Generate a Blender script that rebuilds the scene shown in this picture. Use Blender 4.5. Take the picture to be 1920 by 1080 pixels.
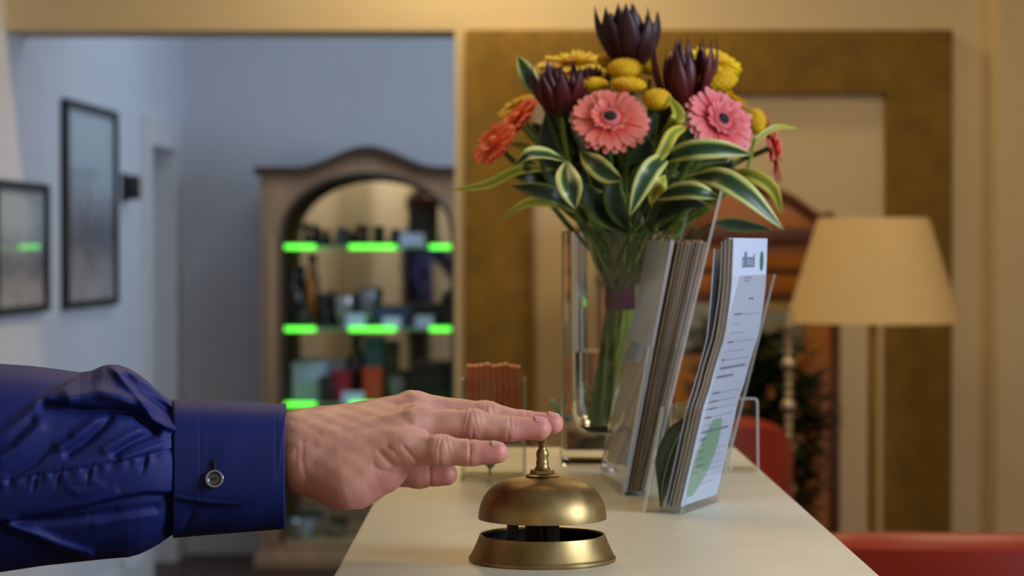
import bpy, bmesh, math, random
import numpy as np
from mathutils import Vector, Matrix

random.seed(7)
rng = np.random.default_rng(7)
scene = bpy.context.scene
for o in list(bpy.data.objects):
    bpy.data.objects.remove(o, do_unlink=True)
COL = scene.collection
PI = math.pi

# ------------------------------------------------------------------ camera
F = 4300.0                      # focal length in pixels of a 1920 wide frame
CT = 1.10                       # height of the counter top
CZ = CT + 0.213                 # camera height
PITCH = math.atan(72.0 / F)
cam_data = bpy.data.cameras.new('camera')
cam_data.sensor_width = 36.0
cam_data.lens = F / 1920.0 * 36.0
cam_data.clip_start = 0.05
cam_data.dof.use_dof = True
cam_data.dof.focus_distance = 1.56
cam_data.dof.aperture_fstop = cam_data.lens / 8.2
cam_data.dof.aperture_blades = 0
cam = bpy.data.objects.new('camera', cam_data)
COL.objects.link(cam)
cam.location = (0, 0, CZ)
cam.rotation_euler = (PI / 2 - PITCH, 0, 0)
scene.camera = cam
cp, sp = math.cos(PITCH), math.sin(PITCH)


def P(px, py, Y):
    """world point at depth Y seen at a pixel of the photograph"""
    a, b = px - 960.0, 540.0 - py
    dx, dy, dz = a, F * cp + b * sp, -F * sp + b * cp
    t = Y / dy
    return Vector((dx * t, Y, CZ + dz * t))


def on_counter(py):
    return 0.213 * F / (py - 468.0)


# ------------------------------------------------------------------ world, lights, exposure
scene.view_settings.view_transform = 'Standard'
scene.view_settings.look = 'None'
scene.view_settings.gamma = 1.0
scene.view_settings.use_curve_mapping = False
scene.view_settings.exposure = 0.0
world = bpy.data.worlds.new('world')
scene.world = world
world.use_nodes = True
world.node_tree.nodes['Background'].inputs[0].default_value = (0.62, 0.72, 1.0, 1)
world.node_tree.nodes['Background'].inputs[1].default_value = 0.5


def area(name, loc, target, sx, sy, watts, color, spread=180):
    l = bpy.data.lights.new(name, 'AREA')
    l.shape = 'RECTANGLE'
    l.size, l.size_y = sx, sy
    l.energy = watts
    l.color = color
    l.spread = math.radians(spread)
    o = bpy.data.objects.new(name, l)
    COL.objects.link(o)
    o.location = loc
    d = Vector(target) - Vector(loc)
    o.rotation_euler = d.to_track_quat('-Z', 'Y').to_euler()
    return o


# daylight behind the window of the reception room (right wall) and of the back room
area('window_daylight', (3.0, 0.35, 2.2), (0.0, 1.4, 1.2), 1.5, 1.3, 120, (0.76, 0.86, 1.0))
area('back_room_daylight', (2.35, 8.35, 1.75), (-1.4, 8.6, 1.25), 1.3, 1.4, 39, (0.58, 0.74, 1.0))
area('hall_fill', (-0.5, 8.3, 2.86), (-0.5, 8.3, 0), 0.9, 0.9, 9, (0.72, 0.83, 1.0))  # unseen fill, added to lift the cabinet's shadow on the far wall
# warm ceiling lamps
area('ceiling_lamp', (-0.3, 3.0, 2.86), (-0.3, 3.0, 0), 1.0, 1.0, 17, (1.0, 0.73, 0.38))
area('ceiling_lamp', (1.0, 5.0, 2.86), (1.0, 5.0, 0), 1.0, 1.0, 18, (1.0, 0.75, 0.42))
area('ceiling_lamp', (-0.12, 6.62, 2.84), (-0.12, 6.80, 1.9), 0.14, 0.14, 16, (1.0, 0.76, 0.40))
area('mirror_fill', (-1.3, -1.95, 2.75), (-1.3, -2.6, 1.5), 1.4, 0.3, 17, (1.0, 0.90, 0.74), 120)  # unseen fill, added to brighten the wall that the cabinet mirror reflects


# ------------------------------------------------------------------ helpers
def lin(c):
    c = c / 255.0
    return c / 12.92 if c <= 0.04045 else ((c + 0.055) / 1.055) ** 2.4


def rgb(r, g, b):
    return (lin(r), lin(g), lin(b), 1.0)


def new_mat(name):
    m = bpy.data.materials.new(name)
    m.use_nodes = True
    nt = m.node_tree
    return m, nt, nt.nodes['Principled BSDF']


def mat(name, col, rough=0.5, metal=0.0, spec=0.5, vary=0.0, scale=20.0, bump=0.0, bscale=80.0, stretch=None,
        emit=None, estr=0.0, sheen=0.0, coat=0.0, sss=0.0):
    """principled material with a noise variation of its own pigment and a fine bump"""
    m, nt, b = new_mat(name)
    b.inputs['Base Color'].default_value = col
    b.inputs['Roughness'].default_value = rough
    b.inputs['Metallic'].default_value = metal
    b.inputs['Specular IOR Level'].default_value = spec
    b.inputs['Sheen Weight'].default_value = sheen
    b.inputs['Coat Weight'].default_value = coat
    b.inputs['Subsurface Weight'].default_value = sss
    N, L = nt.nodes, nt.links
    tc = N.new('ShaderNodeTexCoord')
    mp = N.new('ShaderNodeMapping')
    L.new(tc.outputs['Object'], mp.inputs['Vector'])
    if stretch:
        mp.inputs['Scale'].default_value = stretch
    if vary > 0:
        nz = N.new('ShaderNodeTexNoise')
        nz.inputs['Scale'].default_value = scale
        nz.inputs['Detail'].default_value = 5
        L.new(mp.outputs[0], nz.inputs['Vector'])
        cr = N.new('ShaderNodeValToRGB')
        cr.color_ramp.elements[0].position = 0.3
        cr.color_ramp.elements[1].position = 0.7
        cr.color_ramp.elements[0].color = tuple(max(0, c * (1 - vary)) for c in col[:3]) + (1,)
        cr.color_ramp.elements[1].color = tuple(min(1, c * (1 + vary)) for c in col[:3]) + (1,)
        L.new(nz.outputs['Fac'], cr.inputs[0])
        L.new(cr.outputs[0], b.inputs['Base Color'])
    if bump > 0:
        nb = N.new('ShaderNodeTexNoise')
        nb.inputs['Scale'].default_value = bscale
        nb.inputs['Detail'].default_value = 4
        L.new(mp.outputs[0], nb.inputs['Vector'])
        bp = N.new('ShaderNodeBump')
        bp.inputs['Strength'].default_value = bump
        bp.inputs['Distance'].default_value = 0.002
        L.new(nb.outputs['Fac'], bp.inputs['Height'])
        L.new(bp.outputs[0], b.inputs['Normal'])
    if emit:
        b.inputs['Emission Color'].default_value = emit
        b.inputs['Emission Strength'].default_value = estr
    return m


def uv_ramp_mat(name, stops, axis=1, rough=0.5, sss=0.0, noise=0.0):
    """pigment that runs along a UV axis (a petal from its base to its tip, a leaf from edge to edge)"""
    m, nt, b = new_mat(name)
    N, L = nt.nodes, nt.links
    uv = N.new('ShaderNodeTexCoord')
    sx = N.new('ShaderNodeSeparateXYZ')
    L.new(uv.outputs['UV'], sx.inputs[0])
    src = sx.outputs[axis]
    if noise:
        nz = N.new('ShaderNodeTexNoise')
        nz.inputs['Scale'].default_value = 60
        L.new(uv.outputs['Object'], nz.inputs['Vector'])
        ma = N.new('ShaderNodeMath'); ma.operation = 'MULTIPLY_ADD'
        L.new(nz.outputs['Fac'], ma.inputs[0]); ma.inputs[1].default_value = noise
        ad = N.new('ShaderNodeMath'); ad.operation = 'SUBTRACT'
        L.new(src, ad.inputs[0]); ad.inputs[1].default_value = noise * 0.5
        L.new(ad.outputs[0], ma.inputs[2])
        src = ma.outputs[0]
    cr = N.new('ShaderNodeValToRGB')
    els = cr.color_ramp.elements
    while len(els) < len(stops):
        els.new(0.5)
    for e, (p, c) in zip(els, stops):
        e.position = p
        e.color = c
    L.new(src, cr.inputs[0])
    L.new(cr.outputs[0], b.inputs['Base Color'])
    b.inputs['Roughness'].default_value = rough
    b.inputs['Subsurface Weight'].default_value = sss
    b.inputs['Subsurface Radius'].default_value = (0.01, 0.006, 0.004)
    b.inputs['Subsurface Scale'].default_value = 0.3
    return m


class MB:
    """collects shapes; build() links them as one mesh object"""
    def __init__(self):
        self.v, self.f, self.uv, self.mi = [], [], [], []

    def add(self, verts, faces, uvs=None, mi=0):
        n = len(self.v)
        self.v += [tuple(x) for x in verts]
        self.uv += list(uvs) if uvs is not None else [(0, 0)] * len(verts)
        for f in faces:
            self.f.append(tuple(i + n for i in f))
            self.mi.append(mi)
        return self

    def box(self, x0, x1, y0, y1, z0, z1, mi=0):
        v = [(x, y, z) for x in (x0, x1) for y in (y0, y1) for z in (z0, z1)]
        f = [(0, 1, 3, 2), (4, 6, 7, 5), (0, 4, 5, 1), (2, 3, 7, 6), (0, 2, 6, 4), (1, 5, 7, 3)]
        return self.add(v, f, mi=mi)

    def hexa(self, pts, mis=None):
        """8 points: bottom loop 0-3, top loop 4-7 (same order)"""
        f = [(3, 2, 1, 0), (4, 5, 6, 7), (0, 1, 5, 4), (1, 2, 6, 5), (2, 3, 7, 6), (3, 0, 4, 7)]
        n = len(self.v)
        self.v += [tuple(p) for p in pts]
        self.uv += [(0, 0)] * 8
        for i, q in enumerate(f):
            self.f.append(tuple(k + n for k in q))
            self.mi.append(mis[i] if mis else 0)
        return self

    def lathe(self, prof, seg=48, c=(0, 0, 0), mi=0):
        """prof: list of (radius, z)"""
        v, f = [], []
        n = len(prof)
        for j in range(seg):
            a = 2 * PI * j / seg
            for r, z in prof:
                v.append((c[0] + r * math.cos(a), c[1] + r * math.sin(a), c[2] + z))
        for j in range(seg):
            k = (j + 1) % seg
            for i in range(n - 1):
                f.append((j * n + i, k * n + i, k * n + i + 1, j * n + i + 1))
        return self.add(v, f, mi=mi)

    def tube(self, pts, rad, seg=10, mi=0, cap=True):
        pts = [Vector(p) for p in pts]
        rads = rad if isinstance(rad, (list, tuple)) else [rad] * len(pts)
        up = Vector((0, 0, 1))
        v, f = [], []
        prev = None
        for i, p in enumerate(pts):
            d = (pts[min(i + 1, len(pts) - 1)] - pts[max(i - 1, 0)]).normalized()
            if prev is None:
                a = d.cross(up)
                if a.length < 1e-3:
                    a = d.cross(Vector((1, 0, 0)))
            else:
                a = prev - d * prev.dot(d)
            a.normalize()
            prev = a
            b = d.cross(a)
            for k in range(seg):
                t = 2 * PI * k / seg
                v.append(p + (a * math.cos(t) + b * math.sin(t)) * rads[i])
        for i in range(len(pts) - 1):
            for k in range(seg):
                l = (k + 1) % seg
                f.append((i * seg + k, i * seg + l, (i + 1) * seg + l, (i + 1) * seg + k))
        if cap:
            f.append(tuple(range(seg - 1, -1, -1)))
            f.append(tuple((len(pts) - 1) * seg + k for k in range(seg)))
        return self.add(v, f, mi=mi)

    def ball(self, c, rx, ry=None, rz=None, seg=16, rings=10, M=None, mi=0):
        ry = rx if ry is None else ry
        rz = rx if rz is None else rz
        v, f = [], []
        for i in range(rings + 1):
            th = PI * i / rings
            for j in range(seg):
                a = 2 * PI * j / seg
                q = Vector((rx * math.sin(th) * math.cos(a), ry * math.sin(th) * math.sin(a), rz * math.cos(th)))
                if M is not None:
                    q = M @ q
                v.append(Vector(c) + q)
        for i in range(rings):
            for j in range(seg):
                k = (j + 1) % seg
                f.append((i * seg + j, (i + 1) * seg + j, (i + 1) * seg + k, i * seg + k))
        return self.add(v, f, mi=mi)

    def build(self, name, mats, parent=None, smooth=True, bevel=0.0, loc=None, angle=35):
        if not isinstance(mats, (list, tuple)):
            mats = [mats]
        me = bpy.data.meshes.new(name)
        me.from_pydata(self.v, [], self.f)
        for m in mats:
            me.materials.append(m)
        ul = me.uv_layers.new(name='UVMap')
        idx = np.empty(len(me.loops), dtype=np.int32)
        me.loops.foreach_get('vertex_index', idx)
        uva = np.array(self.uv, dtype=np.float32)[idx]
        ul.data.foreach_set('uv', uva.ravel())
        if len(mats) > 1:
            me.polygons.foreach_set('material_index', np.array(self.mi, dtype=np.int32))
        bm = bmesh.new()
        bm.from_mesh(me)
        bmesh.ops.remove_doubles(bm, verts=bm.verts, dist=1e-7)
        bmesh.ops.recalc_face_normals(bm, faces=bm.faces)
        if bevel > 0:
            es = [e for e in bm.edges if len(e.link_faces) == 2 and e.calc_face_angle() > 0.6]
            bmesh.ops.bevel(bm, geom=es, offset=bevel, segments=2, affect='EDGES', profile=0.5, clamp_overlap=True)
        if smooth:
            for fc in bm.faces:
                fc.smooth = True
            for e in bm.edges:
                if len(e.link_faces) == 2 and e.calc_face_angle() > math.radians(angle):
                    e.smooth = False
        bm.to_mesh(me)
        bm.free()
        o = bpy.data.objects.new(name, me)
        COL.objects.link(o)
        if parent:
            o.parent = parent
        if loc is not None:
            o.location = loc
        return o


def tag(o, label=None, cat=None, group=None, kind=None):
    if label: o['label'] = label
    if cat: o['category'] = cat
    if group: o['group'] = group
    if kind: o['kind'] = kind
    return o


def thing(name, label, cat, loc=(0, 0, 0), rz=0.0, group=None):
    o = bpy.data.objects.new(name, None)
    o.empty_display_size = 0.05
    COL.objects.link(o)
    o.location = loc
    o.rotation_euler = (0, 0, rz)
    return tag(o, label, cat, group)


def copy_tree(o, parent=None):
    c = o.copy()
    COL.objects.link(c)
    if parent:
        c.parent = parent
    for ch in list(o.children):
        copy_tree(ch, c)
    return c


def struct(name, mb, m, **k):
    return tag(mb.build(name, m, smooth=k.pop('smooth', False), **k), kind='structure')


def bez(pts, n=16):
    """smooth curve through points (Catmull-Rom)"""
    p = [Vector(q) for q in pts]
    p = [p[0] * 2 - p[1]] + p + [p[-1] * 2 - p[-2]]
    out = []
    segs = len(p) - 3
    for s in range(segs):
        a, b, c, d = p[s:s + 4]
        m = max(2, n // segs)
        for i in range(m):
            t = i / m
            out.append(0.5 * ((2 * b) + (c - a) * t + (2 * a - 5 * b + 4 * c - d) * t * t + (3 * b - a - 3 * c + d) * t ** 3))
    out.append(p[-2])
    return out


# ------------------------------------------------------------------ materials
M_wall = mat('cream_plaster', rgb(214, 196, 160), 0.85, vary=0.03, scale=3, bump=0.05, bscale=60)
M_bluewall = mat('white_plaster', rgb(208, 212, 220), 0.85, vary=0.03, scale=2.5, bump=0.05, bscale=60)
M_ceil = mat('ceiling_white', rgb(228, 220, 205), 0.9, bump=0.03)
M_floor = mat('dark_wood_floor', rgb(62, 42, 34), 0.45, vary=0.35, scale=5, stretch=(1, 12, 1), bump=0.05)
M_trimw = mat('white_paint', rgb(214, 214, 214), 0.5, vary=0.02)
M_olive = mat('olive_gold_fabric', rgb(124, 94, 15), 0.75, vary=0.22, scale=14, bump=0.3, bscale=160)
M_counter = mat('beige_stone', rgb(208, 201, 180), 0.42, vary=0.045, scale=26, bump=0.06, bscale=300)
M_counterbody = mat('counter_wood', rgb(120, 85, 50), 0.5, vary=0.2, scale=8)


def brass_mat():
    m, nt, b = new_mat('aged_brass')
    N, L = nt.nodes, nt.links
    tc = N.new('ShaderNodeTexCoord')
    nz = N.new('ShaderNodeTexNoise'); nz.inputs['Scale'].default_value = 45; nz.inputs['Detail'].default_value = 6
    L.new(tc.outputs['Object'], nz.inputs['Vector'])
    cr = N.new('ShaderNodeValToRGB')
    cr.color_ramp.elements[0].position = 0.35; cr.color_ramp.elements[0].color = rgb(138, 118, 78)
    cr.color_ramp.elements[1].position = 0.75; cr.color_ramp.elements[1].color = rgb(178, 156, 108)
    L.new(nz.outputs['Fac'], cr.inputs[0]); L.new(cr.outputs[0], b.inputs['Base Color'])
    mr = N.new('ShaderNodeMapRange'); mr.inputs[3].default_value = 0.32; mr.inputs[4].default_value = 0.48
    L.new(nz.outputs['Fac'], mr.inputs[0]); L.new(mr.outputs[0], b.inputs['Roughness'])
    b.inputs['Metallic'].default_value = 1.0
    return m


M_brass = brass_mat()
M_blackmetal = mat('black_iron', rgb(22, 20, 18), 0.5, vary=0.2)
M_shirt = mat('navy_cotton', rgb(23, 36, 102), 0.62, vary=0.06, scale=12, bump=0.12, bscale=1500, spec=0.3)
M_button = mat('smoky_button', rgb(52, 52, 66), 0.22, coat=0.4)
M_buttonrim = mat('pearl_rim', rgb(120, 118, 126), 0.25, coat=0.3)
M_thread = mat('navy_thread', rgb(14, 15, 48), 0.8)


def acrylic(name, tint=0.97):
    m, nt, b = new_mat(name)
    N, L = nt.nodes, nt.links
    N.remove(b)
    out = N['Material Output']
    tr = N.new('ShaderNodeBsdfTransparent'); tr.inputs[0].default_value = (tint * 0.99, tint, tint * 0.995, 1)
    gl = N.new('ShaderNodeBsdfGlossy'); gl.inputs['Roughness'].default_value = 0.03
    fr = N.new('ShaderNodeFresnel'); fr.inputs['IOR'].default_value = 1.5
    ge = N.new('ShaderNodeNewGeometry')
    iv = N.new('ShaderNodeMath'); iv.operation = 'SUBTRACT'; iv.inputs[0].default_value = 1.0
    L.new(ge.outputs['Backfacing'], iv.inputs[1])
    mu = N.new('ShaderNodeMath'); mu.operation = 'MULTIPLY'
    L.new(fr.outputs[0], mu.inputs[0]); L.new(iv.outputs[0], mu.inputs[1])
    mx = N.new('ShaderNodeMixShader')
    L.new(mu.outputs[0], mx.inputs[0]); L.new(tr.outputs[0], mx.inputs[1]); L.new(gl.outputs[0], mx.inputs[2])
    L.new(mx.outputs[0], out.inputs[0])
    return m


M_acrylic = acrylic('clear_acrylic', 0.965)


def edge_mat():
    m, nt, b = new_mat('polished_acrylic_edge')
    N, L = nt.nodes, nt.links
    b.inputs['Base Color'].default_value = rgb(225, 228, 226)
    b.inputs['Roughness'].default_value = 0.15
    tr = N.new('ShaderNodeBsdfTransparent')
    mx = N.new('ShaderNodeMixShader'); mx.inputs[0].default_value = 0.45
    L.new(tr.outputs[0], mx.inputs[1]); L.new(b.outputs[0], mx.inputs[2])
    L.new(mx.outputs[0], N['Material Output'].inputs[0])
    return m


M_acryedge = edge_mat()


def glass_mat(name, ior=1.48, col=(1, 1, 1, 1), rough=0.0):
    m, nt, b = new_mat(name)
    b.inputs['Base Color'].default_value = col
    b.inputs['Transmission Weight'].default_value = 1.0
    b.inputs['IOR'].default_value = ior
    b.inputs['Roughness'].default_value = rough
    return m


M_glass = glass_mat('vase_glass', 1.48, (0.95, 0.975, 0.97, 1))
M_water = glass_mat('water', 1.1, (0.96, 0.98, 0.93, 1))

# ------------------------------------------------------------------ structure of the two rooms
YW = 7.0            # face of the wall with the opening
JX0, JX1 = -1.80, P(853, 500, YW).x
HZ = P(430, 57, YW).z
mb = MB().box(-3.0, 3.4, -2.6, 10.0, -0.1, 0.0); struct('floor', mb, M_floor)
mb = MB().box(-3.0, 3.4, -2.6, 10.0, 2.9, 3.0); struct('ceiling', mb, M_ceil)
mb = MB().box(-3.0, JX0, YW, YW + 0.25, 0, 2.9).box(JX0, JX1, YW, YW + 0.25, HZ, 2.9).box(JX1, 3.0, YW, YW + 0.25, 0, 2.9)
struct('wall_back', mb, M_wall)
mb = MB().box(1.455, 2.8, YW - 0.14, YW, 0, 2.9); struct('trim_1', mb, M_wall)
mb = MB().box(-3.2, -3.0, -2.6, YW, 0, 2.9); struct('wall_left', mb, M_wall)
mb = MB().box(-3.2, 3.2, -2.8, -2.6, 0, 2.9); struct('wall_front', mb, M_wall)
mb = MB().box(-1.62, -1.36, -2.6, -2.5, 0, 2.9); M_khaki = mat('khaki_paint', rgb(160, 146, 110), .8, vary=.05); struct('trim_3', mb, M_khaki)
mb = MB().box(-0.92, -0.80, -2.6, -2.5, 0, 2.9); struct('trim_4', mb, M_khaki)
# right wall with a window opening
wy0, wy1, wz0, wz1 = -0.45, 1.15, 1.5, 2.85
mb = MB().box(2.8, 3.0, -2.6, wy0, 0, 2.9).box(2.8, 3.0, wy1, YW, 0, 2.9)
mb.box(2.8, 3.0, wy0, wy1, 0, wz0).box(2.8, 3.0, wy0, wy1, wz1, 2.9)
struct('wall_right', mb, M_wall)
mb = MB()
for (a, b_, c, d) in ((wy0, wy0 + .05, wz0, wz1), (wy1 - .05, wy1, wz0, wz1), (wy0, wy1, wz0, wz0 + .05), (wy0, wy1, wz1 - .05, wz1), (.33, .37, wz0, wz1)):
    mb.box(2.86, 2.92, a, b_, c, d)
struct('window_1', mb, M_trimw)

# back room: far wall, left wall (slightly turned), right wall with a window
YB = 9.9
mb = MB().box(-1.9, 3.0, YB, YB + 0.1, 0, 2.9); struct('wall_far', mb, M_bluewall)


def LW(y, z, d=0.0):
    """point of the back room's left wall, d out of the wall into the room"""
    return Vector((-1.416 + 0.044 * (YB - y) * -1.0 + d, y, z))


def lwq(mb, y0, y1, z0, z1, d0, d1, mi=0):
    pts = [LW(y0, z0, d0), LW(y1, z0, d0), LW(y1, z0, d1), LW(y0, z0, d1),
           LW(y0, z1, d0), LW(y1, z1, d0), LW(y1, z1, d1), LW(y0, z1, d1)]
    mb.hexa(pts, [mi] * 6)
    return mb


dy0, dy1, dz1 = 9.12, 9.62, P(290, 275, 9.3).z      # door opening in that wall
mb = MB()
lwq(mb, 6.80, dy0, 0, 2.9, -0.2, 0)
lwq(mb, dy1, YB, 0, 2.9, -0.2, 0)
lwq(mb, dy0, dy1, dz1, 2.9, -0.2, 0)
struct('wall_hall', mb, M_bluewall)
mb = MB()
lwq(mb, dy0 - 0.13, dy0, 0, dz1 + 0.12, 0, 0.022)
lwq(mb, dy1, dy1 + 0.12, 0, dz1 + 0.12, 0, 0.022)
lwq(mb, dy0, dy1, dz1, dz1 + 0.12, 0, 0.022)
struct('trim_2', mb, M_trimw)
dr = thing('door_1', None, None, (0, 0, 0)); tag(dr, kind='structure')
mb = MB(); lwq(mb, dy0, dy1, 0, dz1, -0.17, -0.13); mb.build('door_leaf', M_trimw, dr, smooth=False)
mb = MB(); mb.tube([LW(9.2, .98, -.13), LW(9.2, .98, -.07)], .01); mb.tube([LW(9.2, .98, -.075), LW(9.32, .98, -.075)], .009)
mb.build('door_handle', mat('dull_steel', rgb(110, 110, 112), .4, 1.0), dr)
mb = MB(); lwq(mb, 7.25, dy0 - .13, 0, 0.11, 0, 0.016); lwq(mb, dy1 + .12, YB, 0, 0.11, 0, 0.016); struct('baseboard_left', mb, M_trimw)
mb = MB().box(-1.40, JX1 + 2.0, YB - 0.016, YB, 0, 0.11); struct('baseboard_far', mb, M_bluewall)
bwy0, bwy1 = 7.75, 8.95
mb = MB().box(2.0, 2.2, 7.25, bwy0, 0, 2.9).box(2.0, 2.2, bwy1, YB, 0, 2.9).box(2.0, 2.2, bwy0, bwy1, 0, 1.05).box(2.0, 2.2, bwy0, bwy1, 2.45, 2.9)
struct('wall_side', mb, M_bluewall)
mb = MB()
for (a, b_, c, d) in ((bwy0, bwy0 + .05, 1.05, 2.45), (bwy1 - .05, bwy1, 1.05, 2.45), (bwy0, bwy1, 1.05, 1.1), (bwy0, bwy1, 2.4, 2.45)):
    mb.box(2.06, 2.12, a, b_, c, d)
struct('window_2', mb, M_trimw)

# ------------------------------------------------------------------ reception counter
yc0, yc1 = 0.85, 2.47
XL, XR = -0.1175, 0.2415
ct = thing('reception_counter', 'long reception counter with a pale beige stone top running away from the bell', 'counter', (0, 0, 0))
MB().box(XL, XR, yc0, yc1, CT - 0.035, CT).build('counter_top', M_counter, ct, bevel=0.003)
MB().box(XL + 0.03, XR - 0.03, yc0 + 0.03, yc1 - 0.03, 0.0, CT - 0.035).build('counter_body', M_counterbody, ct, smooth=False)
ct.children[1]['label'] = 'brown wooden body under the counter top'

# ------------------------------------------------------------------ service bell
YBELL = 1.57
kb = YBELL / F
bx = P(1017, 600, YBELL).x
bell = thing('service_bell', 'aged brass reception bell on the counter under the outstretched fingers', 'bell', (bx, YBELL, CT))


def prof(pts):
    return [(r * kb, h * kb) for r, h in pts]


MB().lathe(prof([(0, 3), (110, 3), (112, 0), (137, 0), (138.5, 3), (138, 7), (135, 10), (134, 12), (131, 18), (126.5, 28), (122, 38), (119, 46), (118, 49), (116, 50), (114, 49),
                 (113, 44), (118, 30), (124, 14), (124, 8), (0, 8)]), 96).build('base', M_brass, bell)
MB().lathe(prof([(0, 8.5), (122.5, 8.5), (122, 12), (116, 30), (112, 46), (111.5, 46), (114, 30), (119, 12), (0, 10)]), 72).build('inner_lining', M_blackmetal, bell).__setitem__('label', 'black inside of the bell base')
dome_out = [(120.5, 79), (120.5, 82), (120, 88), (118.8, 96), (116.5, 105), (113, 114), (108, 123), (101.5, 131.5), (93, 139), (82, 145.5), (69, 150.5), (54, 154), (38, 156.5), (25, 158), (0, 158.5)]
dome_in = [(0, 153), (38, 151), (66, 145), (88, 136), (104, 122), (112, 108), (116, 92), (117.5, 80), (118.5, 78.5)]
MB().lathe(prof(dome_in + dome_out), 96).build('dome', M_brass, bell)
MB().lathe(prof([(0, 158), (31, 158), (32, 159.5), (28, 162), (22, 163), (0, 163)]), 48).build('washer', M_brass, bell)
MB().lathe(prof([(0, 162.5), (22, 162.5), (23, 164), (22.5, 169), (20, 170.5), (0, 170.5)]), 6).build('nut', M_brass, bell, angle=20)
MB().lathe(prof([(0, 170), (14, 170), (15, 172), (13, 175), (11.5, 178), (12, 182), (11.5, 186), (10.5, 191), (11.5, 196), (11.8, 201), (10.5, 206), (7.5, 209.5), (7, 212), (8.5, 214),
                 (10, 218), (13, 222), (14.5, 223.5), (0, 223.5)]), 40).build('plunger', M_brass, bell)
MB().lathe(prof([(0, 222.8), (20, 222.8), (21.2, 224.2), (20, 225.6), (12, 226.2), (0, 226.4)]), 48).build('push_button', M_brass, bell)
for (pxa, pxb, dy) in ((951, 972, -.012), (985, 1008, .0), (1024, 1048, -.006)):
    x0, x1 = (pxa - 1017) * kb, (pxb - 1017) * kb
    MB().box(x0, x1, dy - .005, dy + .005, 8 * kb, 130 * kb).build('striker_post', M_blackmetal, bell, bevel=.0006)
MB().lathe(prof([(0, 40), (14, 40), (14, 152), (0, 152)]), 20).build('spindle', M_blackmetal, bell)

# ------------------------------------------------------------------ person: right forearm and hand


def skin_mat():
    m, nt, b = new_mat('skin')
    N, L = nt.nodes, nt.links
    at = N.new('ShaderNodeVertexColor'); at.layer_name = 'flush'
    tc = N.new('ShaderNodeTexCoord')
    nz = N.new('ShaderNodeTexNoise'); nz.inputs['Scale'].default_value = 70; nz.inputs['Detail'].default_value = 5
    L.new(tc.outputs['Object'], nz.inputs['Vector'])
    cr = N.new('ShaderNodeValToRGB')
    cr.color_ramp.elements[0].position = 0.3; cr.color_ramp.elements[0].color = rgb(196, 140, 122)
    cr.color_ramp.elements[1].position = 0.7; cr.color_ramp.elements[1].color = rgb(212, 160, 144)
    L.new(nz.outputs['Fac'], cr.inputs[0])
    mx = N.new('ShaderNodeMixRGB'); mx.inputs[2].default_value = rgb(204, 122, 120)
    L.new(at.outputs['Color'], mx.inputs[0]); L.new(cr.outputs[0], mx.inputs[1])
    L.new(mx.outputs[0], b.inputs['Base Color'])
    b.inputs['Roughness'].default_value = 0.48
    b.inputs['Specular IOR Level'].default_value = 0.4
    b.inputs['Subsurface Weight'].default_value = 0.25
    b.inputs['Subsurface Radius'].default_value = (1.0, 0.35, 0.2)
    b.inputs['Subsurface Scale'].default_value = 0.004
    n2 = N.new('ShaderNodeTexNoise'); n2.inputs['Scale'].default_value = 420; n2.inputs['Detail'].default_value = 3
    L.new(tc.outputs['Object'], n2.inputs['Vector'])
    bp = N.new('ShaderNodeBump'); bp.inputs['Strength'].default_value = 0.22; bp.inputs['Distance'].default_value = 0.0008
    L.new(n2.outputs['Fac'], bp.inputs['Height']); L.new(bp.outputs[0], b.inputs['Normal'])
    return m


M_skin = skin_mat()
M_nail = mat('fingernail', rgb(214, 148, 142), 0.34, vary=0.05, sss=0.1)
PXM = 1.565 / F     # metres per pixel at the hand


def J(px, py, Y, r):
    p = P(px, py, Y)
    return (np.array(p, dtype=np.float32), r * PXM)


fingers = {
    'pinky': [J(752, 842, 1.540, 33), J(826, 845, 1.533, 27.5), J(882, 849, 1.530, 23.5), J(932, 848.5, 1.528, 20.5)],
    'ring': [J(782, 798, 1.555, 33), J(886, 796, 1.5535, 27), J(954, 804, 1.553, 23), J(1012, 803, 1.5535, 21.5)],
    'middle': [J(780, 768, 1.576, 31), J(912, 779, 1.5755, 25), J(984, 792, 1.575, 21.5), J(1036, 794, 1.575, 20.5)],
    'index': [J(772, 764, 1.597, 30), J(880, 786, 1.5965, 24), J(950, 802, 1.5965, 21), J(1002, 806, 1.5965, 19)],
    'thumb': [J(655, 872, 1.597, 40), J(712, 882, 1.592, 30), J(785, 890, 1.588, 25), J(836, 889, 1.585, 22)],
}
palm = [
    (J(300, 848, 1.566, 66), J(545, 850, 1.566, 62)),
    (J(540, 836, 1.572, 56), J(600, 832, 1.570, 56)),
    (J(575, 824, 1.580, 45), J(768, 769, 1.597, 33)),
    (J(575, 822, 1.570, 46), J(776, 768, 1.576, 33)),
    (J(575, 838, 1.560, 48), J(780, 797, 1.556, 33)),
    (J(575, 862, 1.552, 50), J(758, 840, 1.541, 36)),
    (J(585, 868, 1.556, 58), J(655, 888, 1.552, 63)),
    (J(655, 888, 1.552, 62), J(715, 878, 1.549, 46)),
    (J(590, 868, 1.585, 46), J(690, 872, 1.595, 42)),
]


def round_cone(p, a, b):
    (pa, ra), (pb, rb) = a, b
    d = pb - pa
    L2 = float(d @ d)
    q = p - pa
    t = np.clip((q @ d) / L2, 0, 1)
    w = q - t[:, None] * d
    return np.sqrt((w * w).sum(1)) - (ra + (rb - ra) * t)


def smin(a, b, k):
    h = np.clip(0.5 + 0.5 * (b - a) / k, 0, 1)
    return b + (a - b) * h - k * h * (1 - h)


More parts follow.
